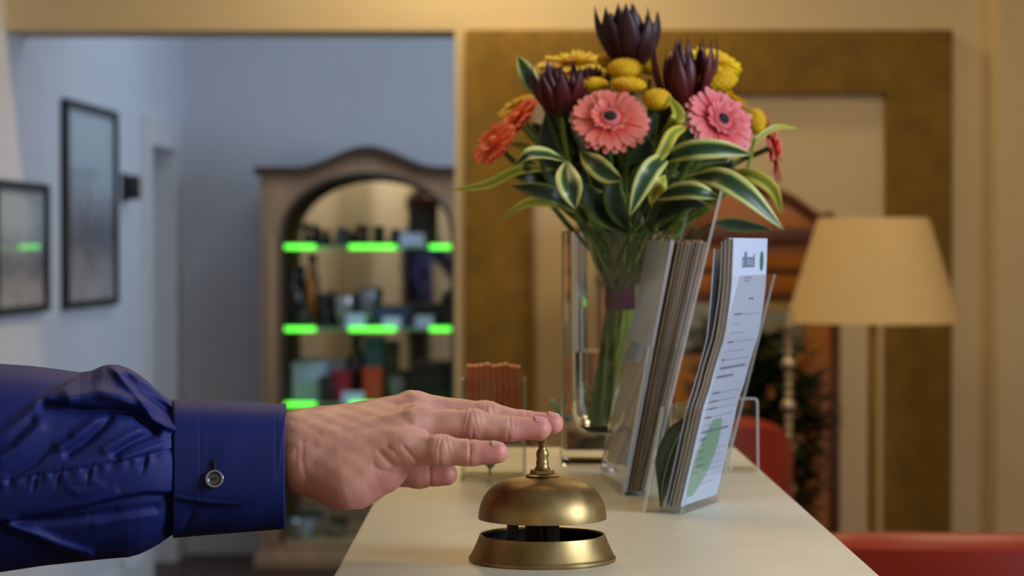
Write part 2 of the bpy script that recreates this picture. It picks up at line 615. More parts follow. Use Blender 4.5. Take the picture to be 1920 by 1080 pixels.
def hand_sdf(p):
    d = None
    for a, b in palm:
        e = round_cone(p, a, b)
        d = e if d is None else smin(d, e, 0.011)
    out = d
    tot = None
    for nm, js in fingers.items():
        f = None
        for a, b in zip(js[:-1], js[1:]):
            e = round_cone(p, a, b)
            f = e if f is None else smin(f, e, 0.0035)
        if nm != 'thumb':       # soft swelling of the middle joint
            c, r = js[1]
            f = smin(f, np.sqrt(((p - c) ** 2).sum(1)) - r * 1.03, 0.004)
        g = smin(d, f, 0.0065 if nm != 'thumb' else 0.010)
        tot = g if tot is None else np.where(np.abs(tot - g) > 0.003, np.minimum(tot, g), smin(tot, g, 0.0009))
    return tot


def surface_nets(fn, lo, hi, h):
    ax = [np.arange(l, u, h, dtype=np.float32) for l, u in zip(lo, hi)]
    nx, ny, nz = (len(a) for a in ax)
    vol = np.empty((nx, ny, nz), dtype=np.float32)
    YY, ZZ = np.meshgrid(ax[1], ax[2], indexing='ij')
    for i0 in range(0, nx, 24):
        xs = ax[0][i0:i0 + 24]
        p = np.empty((len(xs), ny, nz, 3), dtype=np.float32)
        p[..., 0] = xs[:, None, None]; p[..., 1] = YY[None]; p[..., 2] = ZZ[None]
        vol[i0:i0 + 24] = fn(p.reshape(-1, 3)).reshape(len(xs), ny, nz)
    ins = vol < 0
    corners = [(i, j, k) for i in (0, 1) for j in (0, 1) for k in (0, 1)]
    sl = lambda c, A: A[c[0]:nx - 1 + c[0], c[1]:ny - 1 + c[1], c[2]:nz - 1 + c[2]]
    cnt = sum(sl(c, ins).astype(np.int8) for c in corners)
    act = (cnt > 0) & (cnt < 8)
    ids = -np.ones(act.shape, dtype=np.int64)
    cells = np.argwhere(act)
    ids[act] = np.arange(len(cells))
    acc = np.zeros((len(cells), 3)); num = np.zeros(len(cells))
    for a in corners:
        for d in range(3):
            if a[d] == 0:
                b = list(a); b[d] = 1
                va = vol[cells[:, 0] + a[0], cells[:, 1] + a[1], cells[:, 2] + a[2]]
                vb = vol[cells[:, 0] + b[0], cells[:, 1] + b[1], cells[:, 2] + b[2]]
                m = (va < 0) != (vb < 0)
                t = np.where(m, va / np.where(m, va - vb, 1), 0)
                pt = np.array(a, float)[None] + np.zeros((len(cells), 3))
                pt[:, d] = t
                acc[m] += pt[m]; num[m] += 1
    V = (cells + acc / num[:, None]) * h + np.array([a[0] for a in ax])
    quads = []
    for d in range(3):
        e = [1, 2, 0][d]; f = [2, 0, 1][d]
        A = np.take(ins, range(0, ins.shape[d] - 1), axis=d)
        B = np.take(ins, range(1, ins.shape[d]), axis=d)
        w = np.argwhere(A != B)
        w = w[(w[:, e] > 0) & (w[:, f] > 0) & (w[:, e] < act.shape[e]) & (w[:, f] < act.shape[f])]
        def cid(de, df):
            q = w.copy(); q[:, e] += de; q[:, f] += df
            return ids[q[:, 0], q[:, 1], q[:, 2]]
        Q = np.stack([cid(-1, -1), cid(0, -1), cid(0, 0), cid(-1, 0)], 1)
        flip = ~A[w[:, 0], w[:, 1], w[:, 2]]
        Q[flip] = Q[flip][:, ::-1]
        quads.append(Q)
    return V, np.concatenate(quads)


lo = P(470, 970, 1.50); hi = P(1072, 715, 1.64)
HV, HF = surface_nets(hand_sdf, (lo.x, 1.495, lo.z), (hi.x + .004, 1.632, hi.z), 0.00095)
for _ in range(2):          # project on the exact surface
    p = HV.astype(np.float32)
    d0 = hand_sdf(p)
    g = np.stack([hand_sdf(p + np.eye(3, dtype=np.float32)[i] * 0.0004) - d0 for i in range(3)], 1) / 0.0004
    gl = np.sqrt((g * g).sum(1)) + 1e-6
    HV = HV - g / gl[:, None] * np.clip(d0 / np.maximum(gl, .3), -.001, .001)[:, None]
HN = g / gl[:, None]


def to_px(v):
    """pixel of a world point (only used to lay out creases while modelling the hand)"""
    x, y, z = v[:, 0], v[:, 1], v[:, 2] - CZ
    depth = y * cp - z * sp
    return 960 + F * x / depth, 540 - F * (z * cp + y * sp) / depth


hx, hy = to_px(HV)
disp = np.zeros(len(HV))
flush = np.zeros(len(HV))
near = {}
for nm, js in fingers.items():
    dd = None
    for a, b in zip(js[:-1], js[1:]):
        e = round_cone(HV.astype(np.float32), a, b)
        dd = e if dd is None else np.minimum(dd, e)
    near[nm] = dd
names = list(fingers)
who = np.argmin(np.stack([near[n] for n in names], 1), 1)
dors = np.clip(HN[:, 2] * 0.8 - HN[:, 1] * 0.45 + 0.1, 0, 1)      # back of the fingers
palmr = np.clip(-HN[:, 2] * 0.8 + 0.35, 0, 1)


def groove(nm, x0, amp, wid, wgt, slant=0.0, yref=None):
    global disp
    m = (who == names.index(nm)) & (near[nm] < 0.004)
    t = hx - x0 - (slant * (hy - yref) if yref is not None else 0)
    disp -= np.where(m, amp * np.exp(-(t / wid) ** 2) * wgt, 0) * PXM


for nm, xs, y0 in (('ring', (872, 880, 888, 897), 775), ('middle', (905, 913, 921), 757), ('pinky', (820, 828, 836, 845), 822)):
    for k, x in enumerate(xs):
        groove(nm, x, 1.7 if k in (1, 2) else 0.9, 2.2, dors, 0.22 * (1 if k > 1 else -1), y0)
for nm, xs, y0 in (('ring', (956, 963), 785), ('middle', (986, 990), 770), ('pinky', (881, 886), 828)):
    for k, x in enumerate(xs):
        groove(nm, x, 1.9 if k == 0 else 1.0, 2.0, dors, 0.1, y0)
groove('pinky', 881, 2.2, 2.0, np.clip(1.1 - np.abs(HN[:, 2] - 0.3), 0, 1))
groove('ring', 887, 2.0, 2.4, palmr)
groove('ring', 953, 2.2, 2.6, palmr)
groove('pinky', 880, 1.5, 2.2, palmr)
groove('pinky', 824, 1.8, 2.6, palmr)
groove('thumb', 806, 2.0, 2.6, np.ones(len(HV)) * .8)
# creases of the little finger's edge of the palm, tendons and veins on the back of the hand


def line_disp(pts, amp, wid, wgt=None):
    global disp
    best = np.full(len(HV), 1e9)
    for (x0, y0), (x1, y1) in zip(pts[:-1], pts[1:]):
        dx, dy = x1 - x0, y1 - y0
        t = np.clip(((hx - x0) * dx + (hy - y0) * dy) / (dx * dx + dy * dy), 0, 1)
        best = np.minimum(best, np.hypot(hx - x0 - t * dx, hy - y0 - t * dy))
    w = np.clip(-HN[:, 1] + 0.15, 0, 1) if wgt is None else wgt
    disp += amp * np.exp(-(best / wid) ** 2) * w * PXM


line_disp([(757, 838), (772, 855), (782, 868)], -1.8, 4)
line_disp([(712, 848), (724, 862), (735, 872)], -1.9, 5)
line_disp([(702, 874), (716, 884), (730, 884)], -1.5, 5)
line_disp([(728, 838), (742, 850)], -1.4, 5)
line_disp([(765, 796), (785, 806)], -1.6, 6)
line_disp([(568, 830), (566, 862), (572, 890)], -1.3, 5)
line_disp([(556, 840), (554, 870)], -0.8, 4)
line_disp([(610, 812), (690, 790), (770, 772)], 2.0, 8)
line_disp([(600, 830), (690, 815), (775, 793)], 1.6, 9)
line_disp([(640, 800), (700, 775), (740, 756)], -1.6, 9)
line_disp([(742, 760), (768, 757)], -1.8, 5)
ph = HV * 1000
disp += PXM * 0.5 * (np.sin(ph[:, 0] * .35 + 1) * np.sin(ph[:, 2] * .42 + ph[:, 1] * .3))
HV = HV + HN * disp[:, None]
for nm in names:
    tip = fingers[nm][-1][0]
    dd = np.sqrt(((HV - tip) ** 2).sum(1))
    flush = np.maximum(flush, 0.75 * np.clip(1 - dd / 0.024, 0, 1) ** 0.7)
flush = np.maximum(flush, np.clip(-disp / PXM / 5, 0, .45))
flush = np.maximum(flush, 0.5 * palmr * (hx > 700))
flush = np.maximum(flush, 0.4 * np.clip((hy - 880) / 60, 0, 1) * (hx < 760))

ELB = P(530, 850, 1.565)
person = thing('person', 'person reaching in, navy shirt sleeve, bare right hand with fingertips on the bell', 'person', (-0.9, 1.565, 0))


def raw_mesh(name, V, Fq, m, parent, smooth=True):
    me = bpy.data.meshes.new(name)
    off = np.array(parent.location) if parent else np.zeros(3)
    me.from_pydata((np.asarray(V) - off).tolist(), [], [tuple(int(i) for i in f) for f in Fq])
    for q in (m if isinstance(m, (list, tuple)) else [m]):
        me.materials.append(q)
    if smooth:
        me.polygons.foreach_set('use_smooth', np.ones(len(me.polygons), dtype=bool))
    o = bpy.data.objects.new(name, me)
    COL.objects.link(o)
    o.parent = parent
    return o


hand = raw_mesh('hand', HV, HF, M_skin, person)
va = hand.data.color_attributes.new('flush', 'FLOAT_COLOR', 'POINT')
cols = np.ones((len(HV), 4), dtype=np.float32); cols[:, :3] = np.clip(flush, 0, 1)[:, None]
va.data.foreach_set('color', cols.ravel())
bm_ = bmesh.new(); bm_.from_mesh(hand.data); bmesh.ops.recalc_face_normals(bm_, faces=bm_.faces); bm_.to_mesh(hand.data); bm_.free()


def nail(c, axis, up, L, W, H):
    ax_ = Vector(axis).normalized(); u = Vector(up); u = (u - ax_ * u.dot(ax_)).normalized(); s = ax_.cross(u)
    M = Matrix((ax_, s, u)).transposed()
    mb = MB()
    v, f = [], []
    nu, nv = 10, 9
    for i in range(nu + 1):
        a = -1 + 2 * i / nu
        for j in range(nv + 1):
            b = -1 + 2 * j / nv
            w = W * (1 - 0.18 * max(0, a) ** 3 - 0.3 * max(0, -a) ** 4)
            q = Vector((L * a, w * b * 0.98, H * math.sqrt(max(0, 1 - (b * 0.92) ** 2)) - 0.12 * H * max(0, a) ** 2))
            v.append(Vector(c) + M @ q - Vector(person.location))
    for i in range(nu):
        for j in range(nv):
            k = i * (nv + 1) + j
            f.append((k, k + 1, k + nv + 2, k + nv + 1))
    mb.add(v, f)
    o = mb.build('fingernail', M_nail, person)
    sm = o.modifiers.new('thickness', 'SOLIDIFY'); sm.thickness = 0.0007; sm.offset = 0
    return o


for nm, t0, upv in (('pinky', 4, (0, -.35, .94)), ('ring', 4, (0, -.30, .95)), ('middle', 4, (0, -.15, 1)), ('index', 4, (0, 0, 1))):
    a, b = fingers[nm][-2], fingers[nm][-1]
    axv = Vector((b[0] - a[0]).tolist()).normalized()
    u = Vector(upv); u = (u - axv * u.dot(axv)).normalized()
    r = b[1]
    c = Vector(b[0].tolist()) + axv * (r * -0.02) + u * (r * 0.50)
    nail(c, axv + u * -0.20, u, r * 0.56, r * 0.62, r * 0.50)

# sleeve ------------------------------------------------------------
TOPX = [-560, -300, -150, 0, 60, 100, 130, 150, 172, 192, 205, 222, 240, 258, 275, 292, 310, 325, 332]
TOPY = [745, 715, 690, 682, 686, 691, 695, 698, 695, 686, 683.5, 684, 690, 700, 713, 729, 743, 754, 756]
BOTX = [-560, -300, -150, 0, 80, 200, 240, 262, 285, 300, 314, 325, 332]
BOTY = [1150, 1130, 1100, 1073, 1061, 1048, 1045, 1039, 1028, 1019, 1009, 1002, 1000]
YS = 1.567


def seg_dist(X, Yp, pts):
    best = np.full(X.shape, 1e9)
    for (x0, y0), (x1, y1) in zip(pts[:-1], pts[1:]):
        dx, dy = x1 - x0, y1 - y0
        t = np.clip(((X - x0) * dx + (Yp - y0) * dy) / (dx * dx + dy * dy), 0, 1)
        best = np.minimum(best, np.hypot(X - x0 - t * dx, Yp - y0 - t * dy))
    return best


def sgn_below(X, Yp, pts):
    """signed vertical distance below a polyline given left to right"""
    xs, ys = zip(*pts)
    return Yp - np.interp(X, xs, ys)


def sstep(v, w):
    return 1 / (1 + np.exp(-np.clip(v / w, -40, 40)))


def sleeve_folds(X, Yp):
    d = np.zeros_like(X)
    R = lambda pts, amp, wid: amp * np.exp(-(seg_dist(X, Yp, pts) / wid) ** 2)
    # big fold standing on top of the forearm
    edge = [(0, 806), (40, 780), (70, 752), (100, 733), (130, 716), (158, 702), (200, 684)]
    s = sgn_below(X, Yp, edge)
    d += 20 * sstep(s, 2.6) * np.exp(-np.clip(s, 0, None) / 55) * sstep(212 - X, 18) * sstep(X - 5, 30)
    d += R([(130, 745), (185, 735), (222, 742), (262, 760)], 24, 14)
    d += R([(212, 688), (232, 712), (254, 735), (271, 757), (287, 786), (310, 797), (330, 804)], 22, 8)
    d += R([(228, 686), (264, 709), (298, 736), (326, 762)], 13, 6)
    d -= R([(238, 708), (260, 734), (292, 754), (326, 778)], 18, 7)
    d -= R([(85, 760), (130, 768), (175, 772), (215, 771), (250, 774), (272, 793), (290, 806)], 26, 9)
    d -= R([(206, 784), (190, 802), (167, 823), (128, 850)], 13, 8)
    d += R([(178, 788), (150, 812), (112, 836)], 8, 9)
    d -= R([(291, 812), (249, 829), (215, 850)], 12, 6)
    d += R([(300, 834), (262, 848), (230, 860)], 7, 7)
    d += R([(268, 802), (232, 820), (196, 842)], 6, 8)
    d -= R([(128, 819), (97, 835), (70, 862), (20, 895)], 8.0, 8)
    d += R([(70, 800), (30, 840), (0, 860)], 8, 14)
    d -= R([(60, 790), (20, 830), (-40, 860)], 9, 10)
    # stitched seam of the sleeve placket with puckers
    seam = [(-600, 960), (0, 903), (40, 897), (109, 885), (160, 877), (218, 868), (288, 851), (330, 842)]
    d -= R(seam, 4.5, 2.4)
    ss = sgn_below(X, Yp, seam)
    puck = np.sin(X * 0.23 + 0.6 * np.sin(X * .071)) * np.exp(-(np.clip(ss, 0, None) / 14) ** 2) * (ss > 0)
    d += 2.2 * puck
    for x0 in (68, 113, 170, 275):
        d -= 6.0 * np.exp(-((X - x0 + 0.25 * ss) / 5) ** 2) * np.exp(-((ss - 12) / 14) ** 2)
    d += R([(130, 905), (165, 898), (190, 912), (150, 925), (130, 915)], 2.5, 8)
    d -= R([(272, 860), (262, 885), (225, 915)], 3.5, 7)
    # lower edge of the placket lies over the under sleeve
    pe = [(-600, 1040), (0, 979), (78, 967), (156, 950), (233, 931), (275, 924), (319, 925), (332, 930)]
    s2 = sgn_below(X, Yp, pe)
    d -= 20 * sstep(s2, 1.1) * np.exp(-np.clip(s2, 0, None) / 60)
    d += R([(18, 985), (60, 1000), (110, 1022), (165, 1040)], 15, 10)
    d -= R([(40, 975), (100, 975), (200, 965), (290, 950)], 7, 9)
    d += R([(180, 985), (235, 972), (290, 968)], 3, 8)
    d -= R([(170, 965), (215, 955)], 3, 6)
    d -= R([(250, 1035), (290, 1010), (318, 985)], 4, 9)
    # gathered towards the cuff
    d -= 3 * np.exp(-((X - 330) / 6) ** 2)
    return d


def front_tube(xs, nphi, top, bot, D0, fold=None, e=0.86):
    phis = np.linspace(0, 2 * PI, nphi, endpoint=False)
    V = np.empty((len(xs), nphi, 3))
    for i, x in enumerate(xs):
        t, b = top(x), bot(x)
        c, h = (t + b) / 2, (b - t) / 2
        D = D0(x)
        cs, sn = np.cos(phis), np.sin(phis)
        yy = c - h * np.sign(sn) * np.abs(sn) ** e
        dep = YS - D * np.sign(cs) * np.abs(cs) ** e
        X = np.full(nphi, float(x))
        if fold is not None:
            dd = fold(X, yy)
            w = np.clip(cs * 2.2 + 0.15, 0, 1)
            dep = dep - dd * w * PXM
        k = dep / F
        a = X - 960
        # exact projection (small pitch)
        for j in range(nphi):
            p = P(X[j], yy[j], dep[j])
            V[i, j] = p
    return V


def grid_faces(n, m, wrap=True):
    f = []
    mm = m if wrap else m - 1
    for i in range(n - 1):
        for j in range(mm):
            k = (j + 1) % m
            f.append((i * m + j, i * m + k, (i + 1) * m + k, (i + 1) * m + j))
    return f


top_s = lambda x: float(np.interp(x, TOPX, TOPY))
bot_s = lambda x: float(np.interp(x, BOTX, BOTY))
xs = np.concatenate([np.arange(-352, -40, 12.0), np.arange(-40, 331, 2.4)])
NPH = 300
SV = front_tube(xs, NPH, top_s, bot_s, lambda x: float(.0395 + .0255 * (1 - math.exp(-(max(0, 333 - x)) / 75.0)) + .012 * max(0, 100 - x) / 660), sleeve_folds, 1.0)
SVf = SV.reshape(-1, 3)
SF = grid_faces(len(xs), NPH)
SF.append(tuple(range(NPH - 1, -1, -1)))
sleeve = raw_mesh('sleeve', SVf, SF, M_shirt, person)
bm_ = bmesh.new(); bm_.from_mesh(sleeve.data); bmesh.ops.recalc_face_normals(bm_, faces=bm_.faces); bm_.to_mesh(sleeve.data); bm_.free()

# the rest of the person, standing outside the left edge of the photograph
def V3(x, y, z): return np.array((x, y, z), dtype=np.float32)


def body_part(name, cones, m, h, k, lo, hi, extra=None):
    def fn(p):
        d = None
        for a, b in cones:
            e = round_cone(p, a, b)
            d = e if d is None else smin(d, e, k)
        return extra(p, d) if extra else d
    V_, F_ = surface_nets(fn, lo, hi, h)
    o = raw_mesh(name, V_, F_, m, person)
    b_ = bmesh.new(); b_.from_mesh(o.data)
    bmesh.ops.smooth_vert(b_, verts=b_.verts, factor=.5, use_axis_x=True, use_axis_y=True, use_axis_z=True)
    bmesh.ops.recalc_face_normals(b_, faces=b_.faces); b_.to_mesh(o.data); b_.free()
    return o


BX = -0.74
SH_R, EL_R = V3(BX + .05, 1.455, 1.405), V3(-.475, 1.545, 1.178)
SH_L, EL_L, WR_L = V3(BX, 1.885, 1.41), V3(BX - .04, 1.935, 1.12), V3(BX + .05, 1.925, .88)
body_part('shirt', [((V3(BX, 1.60, 1.34), .118), (V3(BX + .008, 1.60, .95), .112)), ((V3(BX, 1.74, 1.34), .118), (V3(BX + .008, 1.74, .95), .112)), ((V3(BX, 1.67, 1.36), .115), (V3(BX + .01, 1.67, .95), .120)),
                    ((V3(BX, 1.54, 1.34), .115), (V3(BX, 1.80, 1.34), .115)), ((V3(BX, 1.57, 1.18), .115), (V3(BX, 1.77, 1.18), .115)),
                    ((V3(BX + .01, 1.59, .98), .115), (V3(BX + .01, 1.75, .98), .115)), ((V3(BX, 1.67, 1.35), .10), (V3(BX - .005, 1.67, 1.49), .066)),
                    ((V3(BX, 1.67, 1.44), .07), (SH_R, .072)), ((V3(BX, 1.67, 1.44), .07), (SH_L, .072)),
                    ((SH_R, .072), (EL_R, .062)), ((EL_R, .062), (V3(-.405, 1.565, 1.163), .058)),
                    ((SH_L, .072), (EL_L, .056)), ((EL_L, .056), (WR_L, .044))],
          M_shirt, .0075, .035, (-1.05, 1.30, .82), (-.33, 2.06, 1.60))
M_trouser = mat('charcoal_trousers', rgb(48, 48, 54), .8, vary=.1, bump=.2, bscale=600)
body_part('trousers', [((V3(BX + .005, 1.60, .92), .12), (V3(BX + .005, 1.74, .92), .12)), ((V3(BX, 1.60, .86), .10), (V3(BX + .02, 1.585, .50), .075)), ((V3(BX + .02, 1.585, .50), .075), (V3(BX, 1.58, .09), .06)),
                       ((V3(BX, 1.74, .86), .10), (V3(BX + .02, 1.755, .50), .075)), ((V3(BX + .02, 1.755, .50), .075), (V3(BX, 1.76, .09), .06))],
          M_trouser, .009, .02, (-.98, 1.38, -.02), (-.5, 1.96, 1.10))
M_shoe = mat('black_shoe', rgb(24, 22, 22), .3)
for yy in (1.58, 1.76):
    body_part('shoe', [((V3(BX - .03, yy, .05), .046), (V3(BX + .13, yy, .040), .038)), ((V3(BX - .01, yy, .08), .05), (V3(BX + .04, yy, .06), .045))], M_shoe, .006, .02,
              (BX - .12, yy - .09, .004), (BX + .22, yy + .09, .16))
HC = V3(BX + .03, 1.67, 1.655)


def head_shape(p, d):
    q = (p - HC) / np.array((.098, .078, .118), dtype=np.float32)
    e = (np.sqrt((q * q).sum(1)) - 1) * .08
    d = smin(d, e, .02)
    for yy in (1.637, 1.703):       # eye sockets
        r = np.sqrt(((p - V3(HC[0] + .098, yy, HC[2] + .004)) ** 2).sum(1)) - .015
        d = np.maximum(d, -r * .7 - .004)
    m = np.sqrt((((p - V3(HC[0] + .098, 1.67, HC[2] - .068)) / np.array((.5, 1.6, .22), dtype=np.float32)) ** 2).sum(1)) - .016
    return np.maximum(d, -m * .2 - .0012)


head = body_part('head', [((V3(BX - .01, 1.67, 1.44), .058), (V3(BX + .01, 1.67, 1.60), .056)), ((V3(BX + .05, 1.67, 1.60), .052), (V3(BX + .085, 1.67, 1.555), .034)),
                          ((V3(HC[0] + .092, 1.67, HC[2] + .012), .011), (V3(HC[0] + .106, 1.67, HC[2] - .028), .013)),
                          ((V3(HC[0] - .005, 1.59, HC[2] + .012), .016), (V3(HC[0], 1.592, HC[2] - .028), .012)), ((V3(HC[0] - .005, 1.75, HC[2] + .012), .016), (V3(HC[0], 1.748, HC[2] - .028), .012))],
                 M_skin, .0045, .014, (BX - .13, 1.55, 1.40), (BX + .19, 1.79, 1.80), head_shape)
M_hair = mat('short_brown_hair', rgb(56, 38, 26), .7, vary=.3, scale=60, bump=.8, bscale=500, stretch=(1, 1, .2))


def hair_shape(p, d):
    q = (p - HC - V3(-.008, 0, .012)) / np.array((.108, .086, .118), dtype=np.float32)
    e = (np.sqrt((q * q).sum(1)) - 1) * .085
    cut = (p[:, 0] - HC[0]) * .75 - (p[:, 2] - HC[2]) + .028      # hairline: low at the nape, high on the forehead
    return np.maximum(e, np.maximum(cut, -(p[:, 2] - HC[2]) - .085))


body_part('hair', [((HC, .01), (HC + V3(.001, 0, 0), .01))], M_hair, .0045, .01, (BX - .12, 1.55, 1.54), (BX + .17, 1.79, 1.80), hair_shape)
M_eye = mat('eye_white', rgb(226, 222, 216), .2); M_iris = mat('brown_iris', rgb(54, 36, 24), .2)
for yy in (1.639, 1.701):
    c = Vector((float(HC[0]) + .082, yy, float(HC[2]) + .005)) - person.location
    e_ = MB().ball(c, .0118, seg=16, rings=12).build('eye', M_eye, person)
    MB().ball(c + Vector((.0085, 0, 0)), .0045, .0056, .0056, seg=14, rings=8).build('iris', M_iris, e_)
# left hand hanging at the side, fingers slightly curled
w = WR_L + V3(0.0, 0, -.01)
cs = [((w + V3(-.0, 0, .05), .027), (w + V3(.006, 0, -.03), .026)), ((w + V3(-.018, 0, -.03), .017), (w + V3(-.022, 0, -.095), .013)), ((w + V3(.026, 0, -.03), .017), (w + V3(.030, 0, -.09), .013)), ((w + V3(.004, 0, -.03), .018), (w + V3(.006, 0, -.095), .013))]
for ox_, ln in ((-.027, .062), (-.009, .074), (.010, .080), (.029, .072)):
    a = w + V3(ox_, 0, -.095); b_ = a + V3(.002, -.010, -ln * .5); c_ = b_ + V3(.002, -.022, -ln * .42)
    cs += [((a, .0092), (b_, .0086)), ((b_, .0086), (c_, .0074))]
cs += [((w + V3(.024, -.006, -.035), .015), (w + V3(.050, -.022, -.068), .011)), ((w + V3(.050, -.022, -.068), .011), (w + V3(.056, -.032, -.100), .0085))]
body_part('hand', cs, M_skin, .0026, .004, tuple(w + V3(-.07, -.08, -.21)), tuple(w + V3(.09, .05, .07)))

# cuff: under band and the overlapping flap with a rounded corner
ctop = lambda x: float(np.interp(x, [322, 334, 407, 534], [756, 755, 757, 763]))
cbot = lambda x: float(np.interp(x, [322, 407, 534], [1003, 996, 986]))
cD = lambda x: float(np.interp(x, [322, 400, 534], [.0385, .0375, .0365]))


def cuff_fold(X, Yp):
    d = -2.2 * np.exp(-((Yp - 950) / 30) ** 2)
    d += 2.0 * np.sin(X * .045 + Yp * .02)
    d -= 4 * np.exp(-(seg_dist(X, Yp, [(345, 985), (360, 960)]) / 7) ** 2)
    return d


cx = np.arange(324, 535.1, 3.0)
CV = front_tube(cx, 160, ctop, cbot, cD, cuff_fold).reshape(-1, 3)
CF = grid_faces(len(cx), 160)
cuff = raw_mesh('cuff', CV, CF, M_shirt, person)
so = cuff.modifiers.new('cloth', 'SOLIDIFY'); so.thickness = 0.0022; so.offset = -1


def flap_low(x):
    return float(np.interp(x, [322, 345, 367, 400, 440, 458, 474, 490, 504, 514, 521, 525], [932, 936, 939, 943, 945, 943.5, 938, 929, 916, 903, 888, 872]))


fx = np.concatenate([np.linspace(326, 440, 50), np.linspace(442, 525, 50)])
nv = 90
FV = np.empty((len(fx), nv, 3))
for i, x in enumerate(fx):
    yl = flap_low(x)
    for j in range(nv):
        u = j / (nv - 1)
        t, b = ctop(x), cbot(x)
        c, h = (t + b) / 2, (b - t) / 2
        # start behind the upper edge and come down the front to the flap's hem
        ph_end = math.asin(max(-1, min(1, -(abs((yl - c) / h) ** (1 / .86)) * (1 if yl > c else -1))))
        ph = (1 - u) * (PI * 0.72) + u * ph_end
        sn, cs = math.sin(ph), math.cos(ph)
        hh = h + 3.0
        yy = c - hh * np.sign(sn) * abs(sn) ** .86
        v = min(1.0, max(0.0, (yy - 765) / 110))
        xx = x + (11.5 * (1 - v)) * ((x - 326) / 199.0)
        D = cD(x) + 0.0032
        # shallow waves, pressed hem line and stitching along the border of the flap
        wave = 1.6 * math.exp(-((xx - 440 - (yy - 800) * -0.35) / 26) ** 2) - 1.5 * math.exp(-((xx - 395) / 20) ** 2) * math.exp(-((yy - 880) / 40) ** 2)
        hem = -0.9 * math.exp(-((xx - 376) / 2.2) ** 2) if yy > 750 else 0
        hem += -0.9 * math.exp(-((xx - (518 if True else 0) + 0 * yy) / 2.0) ** 2)
        hem += -0.9 * math.exp(-((yy - (yl - 9)) / 2.0) ** 2) * (1 if xx < 470 else 0)
        dep = YS - D * np.sign(cs) * abs(cs) ** .86 - (wave + hem) * PXM * max(0, cs)
        FV[i, j] = P(xx, yy, dep)
flap = raw_mesh('cuff_flap', FV.reshape(-1, 3), grid_faces(len(fx), nv, False), M_shirt, person)
so = flap.modifiers.new('cloth', 'SOLIDIFY'); so.thickness = 0.0018; so.offset = 0
flap['label'] = 'outer cuff flap with a rounded corner'


def cuff_point(px, py, out=0.0):
    t, b = ctop(px), cbot(px)
    c, h = (t + b) / 2, (b - t) / 2
    q = min(1, abs((py - c) / h))
    D = cD(px) + .0043
    dep = YS - D * (1 - q ** (2 / .86)) ** (.43) - out
    return P(px, py, dep)


bc = cuff_point(402, 898, 0.0012) - Vector(person.location)
rB = 17.5 * PXM
rot = Matrix.Rotation(math.radians(82), 3, 'X')


def spin(prof_, seg=40):
    m = MB().lathe(prof_, seg)
    m.v = [tuple(bc + rot @ Vector(q)) for q in m.v]
    return m


btn = spin([(0, .0004), (rB * .55, .0004), (rB * .72, .0012), (rB * .9, .0016), (rB, .001), (rB, -.0006), (0, -.0006)]).build('button', M_button, person)
btn['label'] = 'dark button on the cuff'
spin([(rB * .70, .0012), (rB * .78, .0019), (rB * .88, .0019), (rB * .95, .0012)]).build('button_rim', M_buttonrim, btn)
th = MB()
for sx_, sy_ in ((-1, 0), (1, 0)):
    a = bc + rot @ Vector((sx_ * .0009, -.0011, .0008)); b_ = bc + rot @ Vector((sx_ * .0009, .0011, .0008))
    th.tube([a, b_], .0004, 6)
th.build('button_thread', M_thread, btn)
bh = MB()
q0 = [cuff_point(402, y, 0.0006) - Vector(person.location) for y in (862, 868, 874, 880)]
bh.tube(q0, .0011, 6)
bh.build('buttonhole', M_thread, person)
bh = MB()
for xo in (442, 455):
    bh.tube([cuff_point(xo, y, 0.0007) - Vector(person.location) for y in (769, 776, 784)], .0008, 6)
bh.tube([cuff_point(x, 777, 0.0007) - Vector(person.location) for x in (443, 449, 455)], .0008, 6)
bh.build('stitch_mark', M_thread, person)

# ------------------------------------------------------------------ acrylic brochure holders and their leaflets
M_white_paper = mat('white_leaflet', rgb(206, 220, 250), 0.35, coat=0.15)  # blue tint of the daylight is mixed into the white
M_page = mat('page_edges', rgb(194, 190, 188), 0.7, vary=0.08, scale=220, stretch=(1, 1, .02))
M_pagedark = mat('dark_leaflet', rgb(60, 54, 56), 0.5)
M_brownpage = mat('brown_leaflet', rgb(138, 112, 84), 0.6, vary=0.2, scale=120, stretch=(1, 1, .05))
M_greybrown = mat('grey_leaflet', rgb(172, 160, 148), 0.6, vary=0.12, scale=120, stretch=(1, 1, .05))
M_palecover = mat('pale_cover', rgb(190, 204, 228), 0.25, vary=0.08, scale=18, coat=0.3)
M_cream_page = mat('cream_leaflet', rgb(226, 208, 170), 0.6)
M_ink = mat('grey_ink', rgb(112, 116, 140), 0.7)
M_inkl = mat('light_grey_ink', rgb(160, 166, 190), 0.7)
M_greenink = mat('green_ink', rgb(40, 120, 84), 0.6)
M_leafreflect = mat('pale_green_reflection', rgb(128, 176, 152), 0.45)
M_darkleaf = mat('dark_green_card', rgb(52, 74, 62), 0.4, vary=0.15, scale=40)
M_midrib = mat('pale_green_rib', rgb(150, 172, 158), 0.5)


class Frame:
    """local axes of a leaning holder: n across the pocket, w along its width, z up"""
    def __init__(s, O, n, w):
        s.O, s.n, s.w = Vector((O[0], O[1], CT)), Vector((n[0], n[1], 0)).normalized(), Vector((w[0], w[1], 0)).normalized()

    def p(s, off, ww, z):
        return s.n * off + s.w * ww + Vector((0, 0, z))

    def off(s, px, py):
        """offset across the pocket, and height, of a pixel on the near side (w = 0)"""
        o = 0.03
        for _ in range(6):
            Y = s.O.y + s.n.y * o
            q = P(px, py, Y)
            o = (q.x - s.O.x) / s.n.x
        return o, q.z - CT


